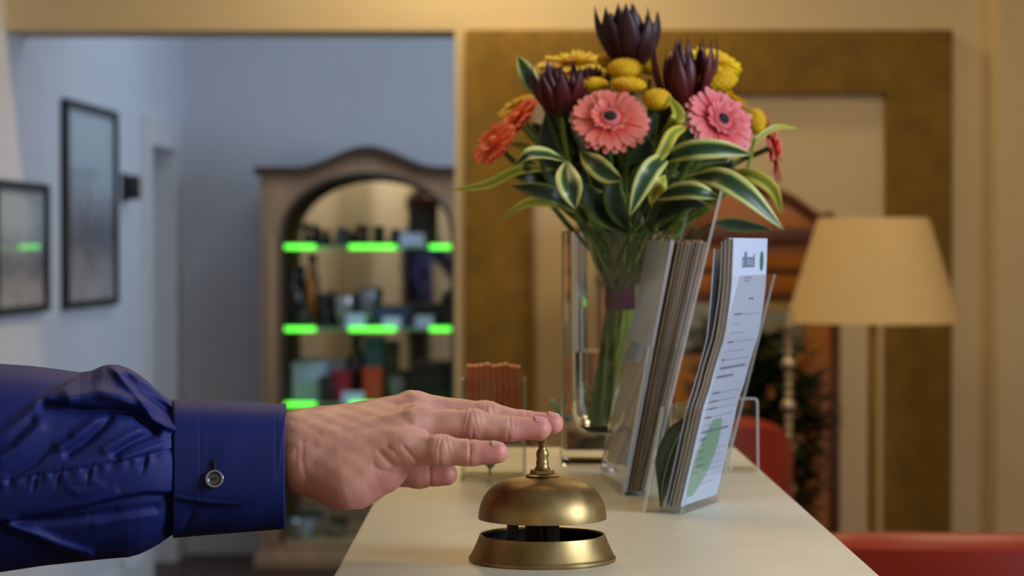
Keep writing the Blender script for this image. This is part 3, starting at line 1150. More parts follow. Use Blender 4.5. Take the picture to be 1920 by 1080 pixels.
def panel(fr, name, parent, a0, a1, w0, w1, z0, z1, axis, t=0.0026, round_top=False):
    """acrylic sheet leaning from offset a0 (at z0) to a1 (at z1); axis 'n': its face looks across, 'w': side wall between offsets"""
    mb = MB()
    mb.hexa([fr.p(a0, w0, z0), fr.p(a0 + t, w0, z0), fr.p(a0 + t, w1, z0), fr.p(a0, w1, z0),
             fr.p(a1, w0, z1), fr.p(a1 + t, w0, z1), fr.p(a1 + t, w1, z1), fr.p(a1, w1, z1)],
            [1, 1, 1, 0, 1, 0])
    return mb.build(name, [M_acrylic, M_acryedge], parent, bevel=0.0)


def side(fr, name, parent, b0, b1, t0, t1, w0, z0, z1, t=0.0026):
    mb = MB()
    mb.hexa([fr.p(b0, w0, z0), fr.p(b1, w0, z0), fr.p(b1, w0 + t, z0), fr.p(b0, w0 + t, z0),
             fr.p(t0, w0, z1), fr.p(t1, w0, z1), fr.p(t1, w0 + t, z1), fr.p(t0, w0 + t, z1)],
            [1, 1, 0, 1, 0, 1])
    return mb.build(name, [M_acrylic, M_acryedge], parent)


def leaflet(fr, curve, w0, w1, thick, m, label, group=None, name='leaflet'):
    """closed slab following curve [(offset, z)]; thick towards -n"""
    rows = bez([(o, 0, z) for o, z in curve], 28)
    mb = MB()
    v, f = [], []
    n = len(rows)
    for r in rows:
        for (dw, dt) in ((w0, 0), (w1, 0), (w1, -thick), (w0, -thick)):
            v.append(fr.p(r.x + dt, dw, r.z))
    for i in range(n - 1):
        for k in range(4):
            l = (k + 1) % 4
            f.append((i * 4 + k, i * 4 + l, (i + 1) * 4 + l, (i + 1) * 4 + k))
    f.append((0, 1, 2, 3)); f.append(tuple((n - 1) * 4 + k for k in (3, 2, 1, 0)))
    mb.add(v, f)
    ms = m if isinstance(m, (list, tuple)) else [m]
    o = mb.build(name, ms, None, loc=fr.O)
    tag(o, label, 'leaflet', group)
    return o, rows


# holder with the white leaflets
FA = Frame((0.1048, 1.854), (.93, -.37), (.37, .93))
WA = 0.107
hA = thing('brochure_holder', 'clear acrylic leaflet holder nearest the bell, with white printed leaflets and a green leaf', 'brochure holder', FA.O)
b0, zb0 = FA.off(1275, 954); b1, zb1 = FA.off(1384, 516)
lnA = (b1 - b0) / (zb1 - zb0)
bkA = lambda z: b0 + lnA * z
ftA = lambda z: 0.0 + 0.185 * z
panel(FA, 'back_panel', hA, bkA(0.0), bkA(zb1), 0, WA - .005, 0.0, zb1, 'n')
panel(FA, 'front_panel', hA, ftA(0.0), ftA(.086), 0, WA, 0.0, .086, 'n')
side(FA, 'side_panel', hA, ftA(0) + .0026, bkA(0), ftA(.086) + .0026, bkA(.086), 0, 0, .086)
side(FA, 'side_panel', hA, ftA(0) + .0026, bkA(0), ftA(.086) + .0026, bkA(.086), WA - .0026, 0, .086)
mb = MB(); mb.hexa([FA.p(.0026, .0026, 0), FA.p(b0, .0026, 0), FA.p(b0, WA - .0026, 0), FA.p(.0026, WA - .0026, 0),
                    FA.p(.003, .0026, .003), FA.p(b0, .0026, .003), FA.p(b0, WA - .0026, .003), FA.p(.003, WA - .0026, .003)], [0, 1, 0, 0, 0, 0])
mb.build('floor_panel', [M_acrylic, M_acryedge], hA)

face_px = [(1274, 951), (1287, 895), (1300, 838), (1312, 785), (1317, 763), (1328, 731), (1340, 685), (1355, 637), (1362, 598), (1367.5, 559), (1370.5, 520), (1373, 446)]
face_c = []
for px, py in face_px:
    o, z = FA.off(px, py)
    face_c.append((min(o, bkA(z) - .0006), max(z, .0035)))
NA = 11
tA = 0.0115 / NA
for i in range(NA):
    c = [(o - i * tA * (1 + .06 * math.sin(3 * z * 12 + i)), z - (0.0012 * ((i * 7) % 4) if z > .2 else 0)) for o, z in face_c]
    if i == 0:
        o_, rowsA = leaflet(FA, c, 0.004, WA - .002, tA * .985, M_white_paper, 'white leaflet with a grey heading and green emblem, backmost against the holder panel')
        page = o_
    else:
        leaflet(FA, c, 0.004 + .0009 * ((i * 5) % 3), WA - .006, tA * .985, M_pagedark if i == 8 else M_page,
                'leaflet with pale edges packed in the curved stack of the white leaflets' if i != 8 else 'dark edged leaflet inside the curved white stack', 'white leaflets in the near holder' if i != 8 else None)
c = []
for px, py in [(1272, 953), (1281, 880), (1297, 780), (1311, 710), (1323, 640), (1329, 590), (1334, 530), (1338, 467)]:
    o, z = FA.off(px, py); c.append((min(o, face_c[0][0] + .3) - .0006, max(z, .0035)))
leaflet(FA, [(min(o, np.interp(z, [q[1] for q in face_c], [q[0] for q in face_c]) - .0135), z) for o, z in c], 0.004, WA - .006, .0007, M_white_paper, 'single white leaflet standing away from the front of the curved stack')

# printing on the white face (towards +n)


def on_page(u, z, out=.00025):
    zz = [r.z for r in rowsA]; oo = [r.x for r in rowsA]
    return FA.p(float(np.interp(z, zz, oo)) + out, 0.004 + u * (WA - .006), z)


def ink(mb, u0, u1, z0, z1):
    k = max(1, int(abs(u1 - u0) / .1))
    for i in range(k):
        a, b_ = u0 + (u1 - u0) * i / k, u0 + (u1 - u0) * (i + 1) / k
        mb.add([on_page(a, z0), on_page(b_, z0), on_page(b_, z1), on_page(a, z1)], [(0, 1, 2, 3)])


mk, ml = MB(), MB()
rl = random.Random(3)
# heading: a short line of tall letters, a smaller line under it
x = .26
for w_, h_ in ((.05, .0085), (.028, .013), (.028, .013), (.05, .0085), (.045, .0085), (.05, .0085), (.03, .0115)):
    z0 = .1985
    ink(mk, x, x + .014, z0, z0 + h_); ink(mk, x + w_ - .012, x + w_, z0, z0 + h_ * .95)
    ink(mk, x, x + w_, z0, z0 + .0016)
    if h_ < .011: ink(mk, x, x + w_, z0 + h_ - .0016, z0 + h_)
    x += w_ + .014
ink(ml, .34, .56, .1895, .1910); ink(ml, .34, .50, .1870, .1883)
lines = [(.172, .52, .64, 1), (.160, .16, .36, 1), (.152, .16, .26, 0), (.145, .14, .42, 0), (.1375, .13, .28, 1), (.130, .13, .72, 0), (.123, .12, .2, 1),
         (.116, .14, .86, 2), (.109, .10, .56, 2), (.096, .1, .3, 1), (.089, .1, .32, 1), (.083, .08, .36, 1), (.076, .08, .26, 1),
         (.070, .08, .8, 0), (.064, .1, .85, 2), (.058, .08, .26, 2), (.048, .08, .28, 1), (.042, .06, .28, 1), (.036, .08, .36, 1), (.031, .08, .24, 1), (.026, .08, .8, 0), (.020, .08, .7, 0)]
for z0, ua, ub, s in lines:
    if s == 0 or (s == 1 and ub < .5):
        xx = ub + .06 if s == 1 else ua
        while xx < (.88 if s == 1 else ub):
            w_ = rl.uniform(.04, .11); ink(ml, xx, min(xx + w_, .9), z0, z0 + .0009); xx += w_ + .022
    if s:
        xx = ua
        while xx < ub:
            w_ = rl.uniform(.05, .12); ink(mk, xx, min(xx + w_, ub + .02), z0, z0 + (.0019 if s == 2 else .0015)); xx += w_ + .016
a = mk.build('lettering', M_ink, page, smooth=False); b_ = ml.build('lettering', M_inkl, page, smooth=False)
mg = MB()
q = [on_page(.84 + .055 * math.cos(t), .2035 + .0085 * math.sin(t), .0003) for t in np.linspace(0, 2 * PI, 18, endpoint=False)]
mg.add(q, [tuple(range(18))])
mg.build('green_emblem', M_greenink, page, smooth=False)
mg = MB()
# green leaf reflection of the acrylic panel, painted on the lower half of the page
lo_, up_ = [], []
for i in range(21):
    s = i / 20
    z = .012 + .062 * s
    wl = .30 * math.sin(PI * min(1, s * .86 + .05)) ** .7
    cc = .18 + .30 * s
    lo_.append(on_page(max(.02, cc - wl * .8), z, .0002)); up_.append(on_page(min(.9, cc + wl), z, .0002))
mg.add(lo_ + up_, [(i, i + 21, i + 22, i + 1) for i in range(20)])
mg.build('leaf_reflection', M_leafreflect, page, smooth=False)

# dark green leaf shaped card curling in the pocket of the near holder
mb, mr = MB(), MB()
Lp = [(1238, 950), (1232, 900), (1229, 870), (1233, 845), (1242, 822), (1256, 802), (1274, 788), (1290, 783)]
Rp = [(1240, 950), (1253, 920), (1264, 895), (1274, 868), (1282, 840), (1288, 815), (1292, 797), (1291, 783)]
Mp = [(1239, 950), (1241, 918), (1246, 892), (1253, 865), (1261, 842), (1271, 820), (1281, 802), (1290, 784)]


def pocket_pt(px, py, w):
    Y = 1.88
    for _ in range(5):
        q = P(px, py, Y); o, z = (q.x - FA.O.x - FA.w.x * w) / FA.n.x, q.z - CT
        Y = FA.O.y + FA.n.y * o + FA.w.y * w
    return q - FA.O


L3 = [pocket_pt(x, y, .012) for x, y in Lp]; R3 = [pocket_pt(x, y, .03) for x, y in Rp]; C3 = [pocket_pt(x, y, .018) for x, y in Mp]
L3, R3, C3 = bez(L3, 28), bez(R3, 28), bez(C3, 28)
n = len(L3)
mb.add(L3 + C3 + R3, [(i, n + i, n + i + 1, i + 1) for i in range(n - 1)] + [(n + i, 2 * n + i, 2 * n + i + 1, n + i + 1) for i in range(n - 1)])
lc = mb.build('leaf_card', M_darkleaf, None, loc=FA.O)
so = lc.modifiers.new('paper', 'SOLIDIFY'); so.thickness = .0004; so.offset = 0
tag(lc, 'dark green leaf shaped card curled inside the pocket of the near acrylic holder', 'card')
mr.tube([c_ + Vector((-.0001, -.0006, 0)) for c_ in C3], .0006, 6); mr.build('midrib', M_midrib, lc)

# taller holder with brown leaflets behind it
FB = Frame((0.0943, 1.978), (.998, .06), (-.06, .998))
WB = 0.19
hB = thing('brochure_holder', 'taller clear acrylic holder packed with brown edged leaflets, between the vase and the white leaflets', 'brochure holder', FB.O)
o0, _z = FB.off(1212, 931); o1, zt = FB.off(1350, 358)
lnB = (o1 - o0) / zt
bkB = lambda z: o0 + lnB * z
ftB = lambda z: .178 * z
panel(FB, 'back_panel', hB, bkB(0), bkB(zt), 0, WB, 0, zt, 'n')
panel(FB, 'front_panel', hB, ftB(0), ftB(.129), 0, WB, 0, .129, 'n')
side(FB, 'side_panel', hB, ftB(0) + .0026, bkB(0), ftB(.129) + .0026, bkB(.129), 0, 0, .129)
side(FB, 'side_panel', hB, ftB(0) + .0026, bkB(0), ftB(.129) + .0026, bkB(.129), WB - .0026, 0, .129)
mb = MB(); mb.hexa([FB.p(.0026, .0026, 0), FB.p(o0, .0026, 0), FB.p(o0, WB - .0026, 0), FB.p(.0026, WB - .0026, 0),
                    FB.p(.003, .0026, .003), FB.p(o0, .0026, .003), FB.p(o0, WB - .0026, .003), FB.p(.003, WB - .0026, .003)], [0, 1, 0, 0, 0, 0])
mb.build('floor_panel', [M_acrylic, M_acryedge], hB)
NBk = 15
kinds = ['pale', 'cream', 'dark', 'brown', 'brown', 'grey', 'brown', 'grey', 'pale2', 'brown', 'brown', 'grey', 'grey', 'pale2', 'grey']
for i in range(NBk):
    s0, s1 = i / NBk, (i + 1) / NBk
    zt_ = .2215 - .001 * ((i * 7) % 3)
    lo0 = .0042 + (o0 - .0006 - .0042) * s1
    f0, f1 = ftB(zt_) + .0036, bkB(zt_) - .0008
    top = f0 + (f1 - f0) * s1
    gap_b, gap_t = (o0 - .0048) / NBk, (f1 - f0) / NBk
    mid = lo0 * .5 + top * .5
    kd = kinds[i]
    mm = {'pale': M_palecover, 'cream': M_cream_page, 'dark': M_pagedark, 'brown': M_brownpage, 'grey': M_greybrown, 'pale2': M_page}[kd]
    lab, grp = {
        'pale': ('pale grey leaflet cover facing the vase, frontmost in the tall acrylic holder', None),
        'cream': ('cream edged leaflet just behind the pale front cover in the tall holder', None),
        'dark': ('nearly black leaflet near the front of the brown stack', None),
        'brown': ('brown edged leaflet packed in the tall acrylic holder', 'brown leaflets in the tall holder'),
        'grey': ('grey brown edged leaflet packed in the tall acrylic holder', 'grey leaflets in the tall holder'),
        'pale2': ('light edged leaflet among the brown ones in the tall holder', 'light leaflets in the tall holder')}[kd]
    th_ = gap_b * .92
    leaflet(FB, [(lo0, .0035), (mid - .001 * math.sin(PI * s1), zt_ * .5), (top, zt_)], .005 + .0012 * ((i * 5) % 3), WB - .008, th_ if kd != 'dark' else th_ * .6, mm, lab, grp)

# small clear stand with rounded corners behind the holders, right edge of the counter
YD = on_counter(888)
st = thing('acrylic_stand', 'small empty clear acrylic stand with rounded corners by the right counter edge', 'display stand', (P(1396, 888, YD).x, YD, CT))
k = YD / F
pts = []
wD, hD, rr = 24 * k, 140 * k, 7 * k
for (cx_, cz_, a0) in ((wD - rr, hD - rr, 0), (-wD + rr, hD - rr, 90)):
    for t in range(0, 91, 15):
        a = math.radians(a0 + t); pts.append((cx_ + rr * math.cos(a), cz_ + rr * math.sin(a)))
pts = [(wD + 1.5 * k, .002)] + pts + [(-wD - 1.5 * k, .002)]
n = len(pts)
mb = MB()
mb.add([(x, 0, z) for x, z in pts] + [(x, .004, z) for x, z in pts], [tuple(range(n)), tuple(range(2 * n - 1, n - 1, -1))])
mb.add([(x, 0, z) for x, z in pts] + [(x, .004, z) for x, z in pts], [(i, (i + 1) % n, n + (i + 1) % n, n + i) for i in range(n)], mi=1)
mb.build('upright_panel', [M_acrylic, M_acryedge], st)
MB().tube([(x, .002, z) for x, z in pts], 2.3 * k, 8).build('polished_rim', M_acryedge, st)
mb = MB(); mb.box(-wD - 1.5 * k, wD + 1.5 * k, 0, .05, 0, .002); mb.build('foot', [M_acrylic, M_acryedge], st)

# ------------------------------------------------------------------ clear card box with brown cards, behind the hand
YC = on_counter(903)
k = YC / F
cxb = P(925, 903, YC).x
hw = 62 * k
M_card = mat('brown_card', rgb(196, 108, 60), 0.55, vary=0.3, scale=90, stretch=(1, 1, .12))
M_frost = mat('frosted_block', rgb(196, 190, 160), 0.5)
boxo = thing('card_box', 'small clear acrylic box of brown cards behind the pointing fingers', 'card box', (cxb, YC + hw, CT))
t = .003
H = 190 * k
for nm, a in (('front_panel', (-hw, hw, -hw, -hw + t)), ('back_panel', (-hw, hw, hw - t, hw)), ('side_panel', (-hw, -hw + t, -hw + t, hw - t)), ('side_panel', (hw - t, hw, -hw + t, hw - t))):
    m_ = MB()
    x0, x1, y0, y1 = a
    m_.hexa([(x0, y0, 0), (x1, y0, 0), (x1, y1, 0), (x0, y1, 0), (x0, y0, H), (x1, y0, H), (x1, y1, H), (x0, y1, H)],
            [1, 1, 0, 1, 0, 1] if 'side' not in nm else [1, 1, 1, 0, 1, 0])
    m_.build(nm, [M_acrylic, M_acryedge], boxo)
MB().box(-hw + t, hw - t, -hw + t, hw - t, 0, t).build('floor_panel', [M_acrylic, M_acryedge], boxo)
zs = 70 * k
MB().box(-hw + t, hw - t, -hw + t, hw - t, zs - .002, zs).build('inner_shelf', [M_frost], boxo)
nC = 9
cw = (hw - t) * 2 * .93 / nC
for i in range(nC):
    ztop = 218 * k - (.0015 if i in (0, nC - 1) else 0) - .0008 * ((i * 5) % 3)
    o = MB().box(-cw * .49, cw * .49, -hw + t + .004, hw - t - .004, 0, ztop - zs - .0005).build('brown_card', M_card, None, bevel=.0008,
        loc=(cxb - (hw - t) * .93 + cw * (i + .5), YC + hw, CT + zs + .0005))
    tag(o, 'reddish brown card standing in the clear box behind the hand', 'card', 'brown cards in the clear box')

# ------------------------------------------------------------------ vase with water
YV = 2.25
kv = YV / F
vx = P(1165, 870, YV).x
VL = (vx, YV + .055, CT)
HV_ = P(1165, 433, YV).z - CT
ho = .0545


def sq_ring(h, r, z, n=6):
    """rounded square loop"""
    out = []
    for (sx_, sy_, a0) in ((1, 1, 0), (-1, 1, 90), (-1, -1, 180), (1, -1, 270)):
        for i in range(n + 1):
            a = math.radians(a0 + 90 * i / n)
            out.append((sx_ * (h - r) + r * math.cos(a), sy_ * (h - r) + r * math.sin(a), z))
    return out


def loft(rings, cap0=True, cap1=True):
    mb = MB(); v = []; f = []
    n = len(rings[0])
    for r in rings: v += r
    for i in range(len(rings) - 1):
        for j in range(n):
            l = (j + 1) % n
            f.append((i * n + j, i * n + l, (i + 1) * n + l, (i + 1) * n + j))
    if cap0: f.append(tuple(range(n - 1, -1, -1)))
    if cap1: f.append(tuple((len(rings) - 1) * n + j for j in range(n)))
    return mb.add(v, f)


base_t = .029
inner = [(.016, base_t), (.032, base_t + .003), (.041, base_t + .010), (.0445, base_t + .022), (.0455, base_t + .05), (.0465, HV_ - .001)]
rings = [sq_ring(ho - .002, .004, 0), sq_ring(ho, .004, .002), sq_ring(ho, .004, HV_ - .001), sq_ring(ho - .001, .004, HV_), sq_ring(.0475, .006, HV_)] + \
        [sq_ring(h, min(.012, h * .6), z) for h, z in inner[::-1]]
vase = tag(loft(rings).build('vase', M_glass, None, loc=VL, angle=30), 'square clear glass vase with a thick base holding the flower bouquet', 'vase')
vase.rotation_euler = (0, 0, math.radians(-5))
wl = P(1100, 662, YV).z - CT
wr = [sq_ring(h - .0004, min(.012, h * .6), z + .0004) for h, z in inner[:4]] + [sq_ring(.0448, .012, wl)]
wat = tag(loft(wr).build('water', M_water, None, loc=VL), 'water standing in the lower half of the glass vase', 'water', kind='stuff')
wat.rotation_euler = (0, 0, math.radians(-5))

# ------------------------------------------------------------------ bouquet
NECK = P(1163, 548, 2.30)
M_stem = mat('green_stem', rgb(86, 112, 40), 0.5, vary=0.2, scale=60)
M_stem2 = mat('pale_stem', rgb(128, 150, 52), 0.45, vary=0.2, scale=60)
M_coral = uv_ramp_mat('coral_petal', [(0, rgb(214, 62, 48)), (.45, rgb(224, 84, 70)), (.75, rgb(232, 122, 106)), (1, rgb(240, 140, 128))], rough=.55, sss=.15)
M_pinkp = uv_ramp_mat('pink_petal', [(0, rgb(206, 52, 60)), (.5, rgb(222, 74, 80)), (.72, rgb(228, 116, 118)), (1, rgb(238, 140, 146))], rough=.55, sss=.15)
M_orangep = uv_ramp_mat('orange_petal', [(0, rgb(250, 110, 40)), (.6, rgb(252, 104, 56)), (1, rgb(255, 126, 88))], rough=.55, sss=.15)
M_yellowp = uv_ramp_mat('yellow_petal', [(0, rgb(214, 160, 0)), (.5, rgb(236, 192, 0)), (1, rgb(244, 212, 10))], rough=.55, sss=.15)
M_disc = mat('dark_flower_disc', rgb(30, 16, 18), 0.7, bump=.6, bscale=900)
M_discring = mat('pink_flower_ring', rgb(214, 110, 116), 0.7, bump=.6, bscale=900)
M_maroon = uv_ramp_mat('maroon_bract', [(0, rgb(96, 18, 16)), (.5, rgb(88, 20, 26)), (1, rgb(66, 26, 42))], rough=.45, noise=.2)
M_maroond = uv_ramp_mat('dark_maroon_bract', [(0, rgb(74, 24, 20)), (.4, rgb(58, 24, 34)), (1, rgb(50, 24, 38))], rough=.5, noise=.2)
M_button_y = mat('yellow_button', rgb(236, 188, 0), 0.6, vary=.12, scale=300, bump=.7, bscale=700)
M_leafg = uv_ramp_mat('variegated_leaf', [(0, rgb(206, 206, 130)), (.17, rgb(190, 196, 112)), (.25, rgb(52, 84, 44)), (.5, rgb(30, 62, 40)), (.74, rgb(50, 84, 44)), (.82, rgb(190, 196, 112)), (1, rgb(206, 206, 134))], axis=0, rough=.38, noise=.10)
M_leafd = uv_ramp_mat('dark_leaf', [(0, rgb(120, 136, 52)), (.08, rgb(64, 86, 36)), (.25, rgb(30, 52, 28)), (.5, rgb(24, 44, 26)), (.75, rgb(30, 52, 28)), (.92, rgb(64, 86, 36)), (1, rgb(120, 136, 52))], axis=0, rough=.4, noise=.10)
M_leafy = uv_ramp_mat('yellow_green_leaf', [(0, rgb(206, 196, 70)), (.3, rgb(176, 172, 56)), (.5, rgb(96, 116, 40)), (.7, rgb(176, 172, 56)), (1, rgb(206, 196, 70))], axis=0, rough=.45, noise=.10)


def basis(nrm):
    n = Vector(nrm).normalized()
    a = n.cross(Vector((0, 0, 1)))
    if a.length < 1e-3: a = Vector((1, 0, 0))
    a.normalize()
    return a, n.cross(a), n


def petal(mb, A, B, N, ang, r0, r1, w, lift, curl, rows=6, jit=0.0):
    ca, sa = math.cos(ang), math.sin(ang)
    rad = A * ca + B * sa
    tan = B * ca - A * sa
    v, uv, f = [], [], []
    for i in range(rows + 1):
        s = i / rows
        r = r0 + (r1 - r0) * s
        ww = w * (0.45 + 0.75 * s - 0.0 * s) * (1.0 if s < .72 else math.sqrt(max(0.02, 1 - ((s - .72) / .30) ** 2)))
        z = lift * s + curl * s * s
        for j, c in enumerate((-1, 0, 1)):
            v.append(rad * r + tan * (c * ww) + N * (z - 0.12 * w * (1 - abs(c)) + jit * s))
            uv.append((0.5 + 0.5 * c, s))
    for i in range(rows):
        for j in range(2):
            q = i * 3 + j
            f.append((q, q + 1, q + 4, q + 3))
    mb.add(v, f, uv)


def flower_stem(base, neck, nrm, root, rad=.0022, seg=8, bottom=None):
    """stem from the flower head down through the tie into the vase (in the flower's local space)"""
    b0 = Vector(base)
    n = Vector(nrm).normalized()
    nk = Vector(neck)
    bt = Vector(bottom)
    pts = bez([b0 - n * .004, b0 - n * .03 + (nk - b0) * .12, b0 + (nk - b0) * .6, nk, nk + (bt - nk) * .5, bt], 26)
    MB().tube([p - b0 for p in pts], rad, seg).build('stem', M_stem if nstem[0] % 3 else M_stem2, root)


nstem = [0]


def stem_ends():
    i = nstem[0]; nstem[0] += 1
    a = i * 2.39996; r = .0135 * math.sqrt(((i * 7) % 23 + .5) / 23)
    nk = NECK + Vector((r * math.cos(a), r * math.sin(a), 0))
    b = P(1122, 806, 2.30) + Vector((1.15 * r * math.cos(a + .9) + .004, 1.1 * r * math.sin(a + .9), .003 * (i % 4)))
    return nk, b


def gerbera(px, py, Y, R_px, nrm, pm, label, group=None, dark=True, npet=30, seed=0):
    loc = P(px, py, Y)
    R = R_px * Y / F
    r = random.Random(seed)
    t = thing('gerbera', label, 'flower', loc, 0, group)
    A, B, N = basis(nrm)
    mb = MB()
    for L, (rr, n_, lift, cu) in enumerate(((1.0, npet - 4, -.03, -.10), (.95, npet - 4, .02, -.05), (.50, 26, .09, .03))):
        for i in range(n_):
            a = 2 * PI * (i + .5 * L) / n_ + r.uniform(-.05, .05)
            petal(mb, A, B, N, a, .12 * R, R * rr * r.uniform(.93, 1.04), R * (.118 if L < 2 else .055), R * lift + R * .02 * L, R * (cu + r.uniform(-.05, .05)), jit=R * r.uniform(-.03, .03))
    mb.build('petals', pm, t)
    Mx = Matrix((A, B, N)).transposed()
    MB().ball(N * (.05 * R), R * .27, R * .27, R * .09, M=Mx).build('flower_ring', M_discring if dark else pm, t)
    MB().ball(N * (.085 * R), R * .175, R * .175, R * .11, M=Mx).build('flower_disc', M_disc if dark else pm, t)
    nk, b = stem_ends()
    flower_stem(loc, nk, nrm, t, .0028, bottom=b)
    return t


gerbera(1144, 222, 2.17, 75, (0.02, -.80, .58), M_coral, 'large coral gerbera with a dark centre facing forward, left of the middle of the bouquet', seed=1)
gerbera(1353, 226, 2.18, 73, (.42, -.70, .40), M_pinkp, 'large pink gerbera with a dark centre, on the right side of the bouquet', seed=2)
gerbera(966, 222, 2.26, 56, (-.66, -.30, .62), M_orangep, 'orange gerbera seen from its side, upper of the two at the bouquet edge', dark=False, seed=3)
gerbera(924, 266, 2.22, 50, (-.62, -.52, .52), M_orangep, 'orange gerbera at the left edge of the bouquet, lower of the two', dark=False, seed=4)
gerbera(1450, 276, 2.32, 72, (.90, -.12, .20), M_coral, 'coral gerbera seen edge on at the right end of the bouquet', dark=False, seed=5)
gerbera(1076, 116, 2.36, 76, (-.06, -.28, .96), M_yellowp, 'flat yellow daisy behind the left maroon bracts', dark=False, seed=6)
gerbera(1342, 112, 2.34, 54, (.25, -.42, .86), M_yellowp, 'yellow daisy at the upper right of the bouquet', dark=False, seed=7)
gerbera(1372, 190, 2.27, 66, (.62, -.02, .74), M_yellowp, 'yellow daisy seen edge on just behind the pink gerbera', dark=False, seed=8)
gerbera(966, 196, 2.31, 40, (-.50, -.25, .82), M_yellowp, 'yellow daisy peeping out behind the upper orange gerbera', dark=False, seed=9)


def button_flower(px, py, Y, rx, ry, label):
    loc = P(px, py, Y)
    k = Y / F
    t = thing('button_chrysanthemum', label, 'flower', loc)
    mb = MB()
    r = random.Random(px)
    tilt = Matrix.Rotation(r.uniform(-.2, .2), 3, 'Y') @ Matrix.Rotation(r.uniform(-.05, .3), 3, 'X')
    mb.ball((0, 0, 0), rx * k, rx * k, ry * k, seg=28, rings=14, M=tilt)
    for i in range(150):      # florets all over the head
        zf = 1 - 2 * (i + .5) / 150
        if zf < -.25: continue
        a = i * 2.39996
        s = math.sqrt(1 - zf * zf)
        mb.ball(tilt @ Vector((rx * k * s * math.cos(a), rx * k * s * math.sin(a), ry * k * zf)), 2.1 * k, seg=6, rings=4)
    mb.build('flower_head', M_button_y, t)
    nk, b = stem_ends()
    flower_stem(loc - Vector((0, 0, ry * k)), nk, (0, 0, 1), t, .0018, bottom=b)
    t.children[-1].location = (0, 0, -ry * k)


button_flower(1172, 130, 2.24, 33, 20, 'yellow button flower right under the dark maroon crown of the bouquet')
button_flower(1178, 159, 2.20, 32, 14, 'yellow button flower touching the top of the coral gerbera with the dark centre')
button_flower(1112, 160, 2.22, 27, 14, 'yellow button flower at the upper left of the coral gerbera with the dark centre')
button_flower(1232, 187, 2.19, 27, 20, 'yellow button flower at the right of the coral gerbera, above a green leaf')
button_flower(1218, 128, 2.28, 18, 13, 'small yellow button flower between the maroon crown and the right maroon bracts')
button_flower(1140, 114, 2.30, 20, 14, 'small yellow button flower at the left foot of the maroon crown')
button_flower(1268, 112, 2.33, 22, 15, 'yellow button flower hidden behind the right maroon bracts')
button_flower(1345, 152, 2.24, 38, 20, 'wide yellow button flower over the pink gerbera')
button_flower(1416, 228, 2.24, 20, 24, 'yellow button flower at the right rim of the pink gerbera')


def bracts(px, py, Y, L_px, axis, m, label, n=(6, 7, 8), spread=(.12, .34, .55), wid=.13, seed=0):
    loc = P(px, py, Y)
    k = Y / F
    L = L_px * k
    r = random.Random(seed)
    t = thing('conebush', label, 'flower', loc)
    A, B, N = basis(axis)
    mb = MB()
    for lay, (cnt, sprd) in enumerate(zip(n, spread)):
        for i in range(cnt):
            a = 2 * PI * (i + .37 * lay) / cnt + r.uniform(-.18, .18)
            rad = A * math.cos(a) + B * math.sin(a)
            tan = B * math.cos(a) - A * math.sin(a)
            ln = L * r.uniform(.78, 1.05)
            v, uv, f = [], [], []
            rows = 9
            for q in range(rows + 1):
                s = q / rows
                d = (N * math.cos(sprd * (1 - .25 * s)) + rad * math.sin(sprd * (1 - .25 * s)))
                c = rad * ((.05 + .10 * lay) * L) + d * (ln * s) + rad * (L * .10 * math.sin(PI * s))
                ww = L * wid * (math.sin(PI * min(1, s * .82 + .16)) ** .8) * (1 - s ** 6)
                for j, e in enumerate((-1, -.5, 0, .5, 1)):
                    v.append(c + tan * (e * ww) + rad * (-.35 * ww * e * e * -1 * -1))
                    uv.append((.5 + .5 * e, s))
            for q in range(rows):
                for j in range(4):
                    z = q * 5 + j
                    f.append((z, z + 1, z + 6, z + 5))
            mb.add(v, f, uv)
    o = mb.build('bracts', m, t)
    sm = o.modifiers.new('leaf', 'SOLIDIFY'); sm.thickness = .0006
    MB().ball(N * (L * .2), L * .14, L * .14, L * .26, M=Matrix((A, B, N)).transposed()).build('cone', m, t)
    nk, b = stem_ends()
    flower_stem(loc, nk, axis, t, .0025, bottom=b)


bracts(1184, 122, 2.28, 116, (-.06, -.05, 1), M_maroond, 'dark maroon conebush crown of pointed bracts at the very top of the bouquet', n=(6, 8, 10), spread=(.08, .26, .42), wid=.20, seed=3)
bracts(1284, 205, 2.24, 132, (-.02, -.12, 1), M_maroon, 'maroon conebush with tall pointed bracts above the pink gerbera', n=(6, 7, 7), spread=(.06, .16, .26), wid=.13, seed=5)
bracts(1052, 212, 2.22, 96, (-.05, -.2, 1), M_maroon, 'maroon conebush at the left between the orange and coral gerberas', n=(5, 7, 9), spread=(.10, .26, .46), wid=.18, seed=8)
bracts(1098, 176, 2.27, 62, (.25, -.2, 1), M_maroon, 'small red conebush partly hidden behind the yellow buttons at the left', n=(4, 5, 6), spread=(.15, .35, .6), wid=.19, seed=9)


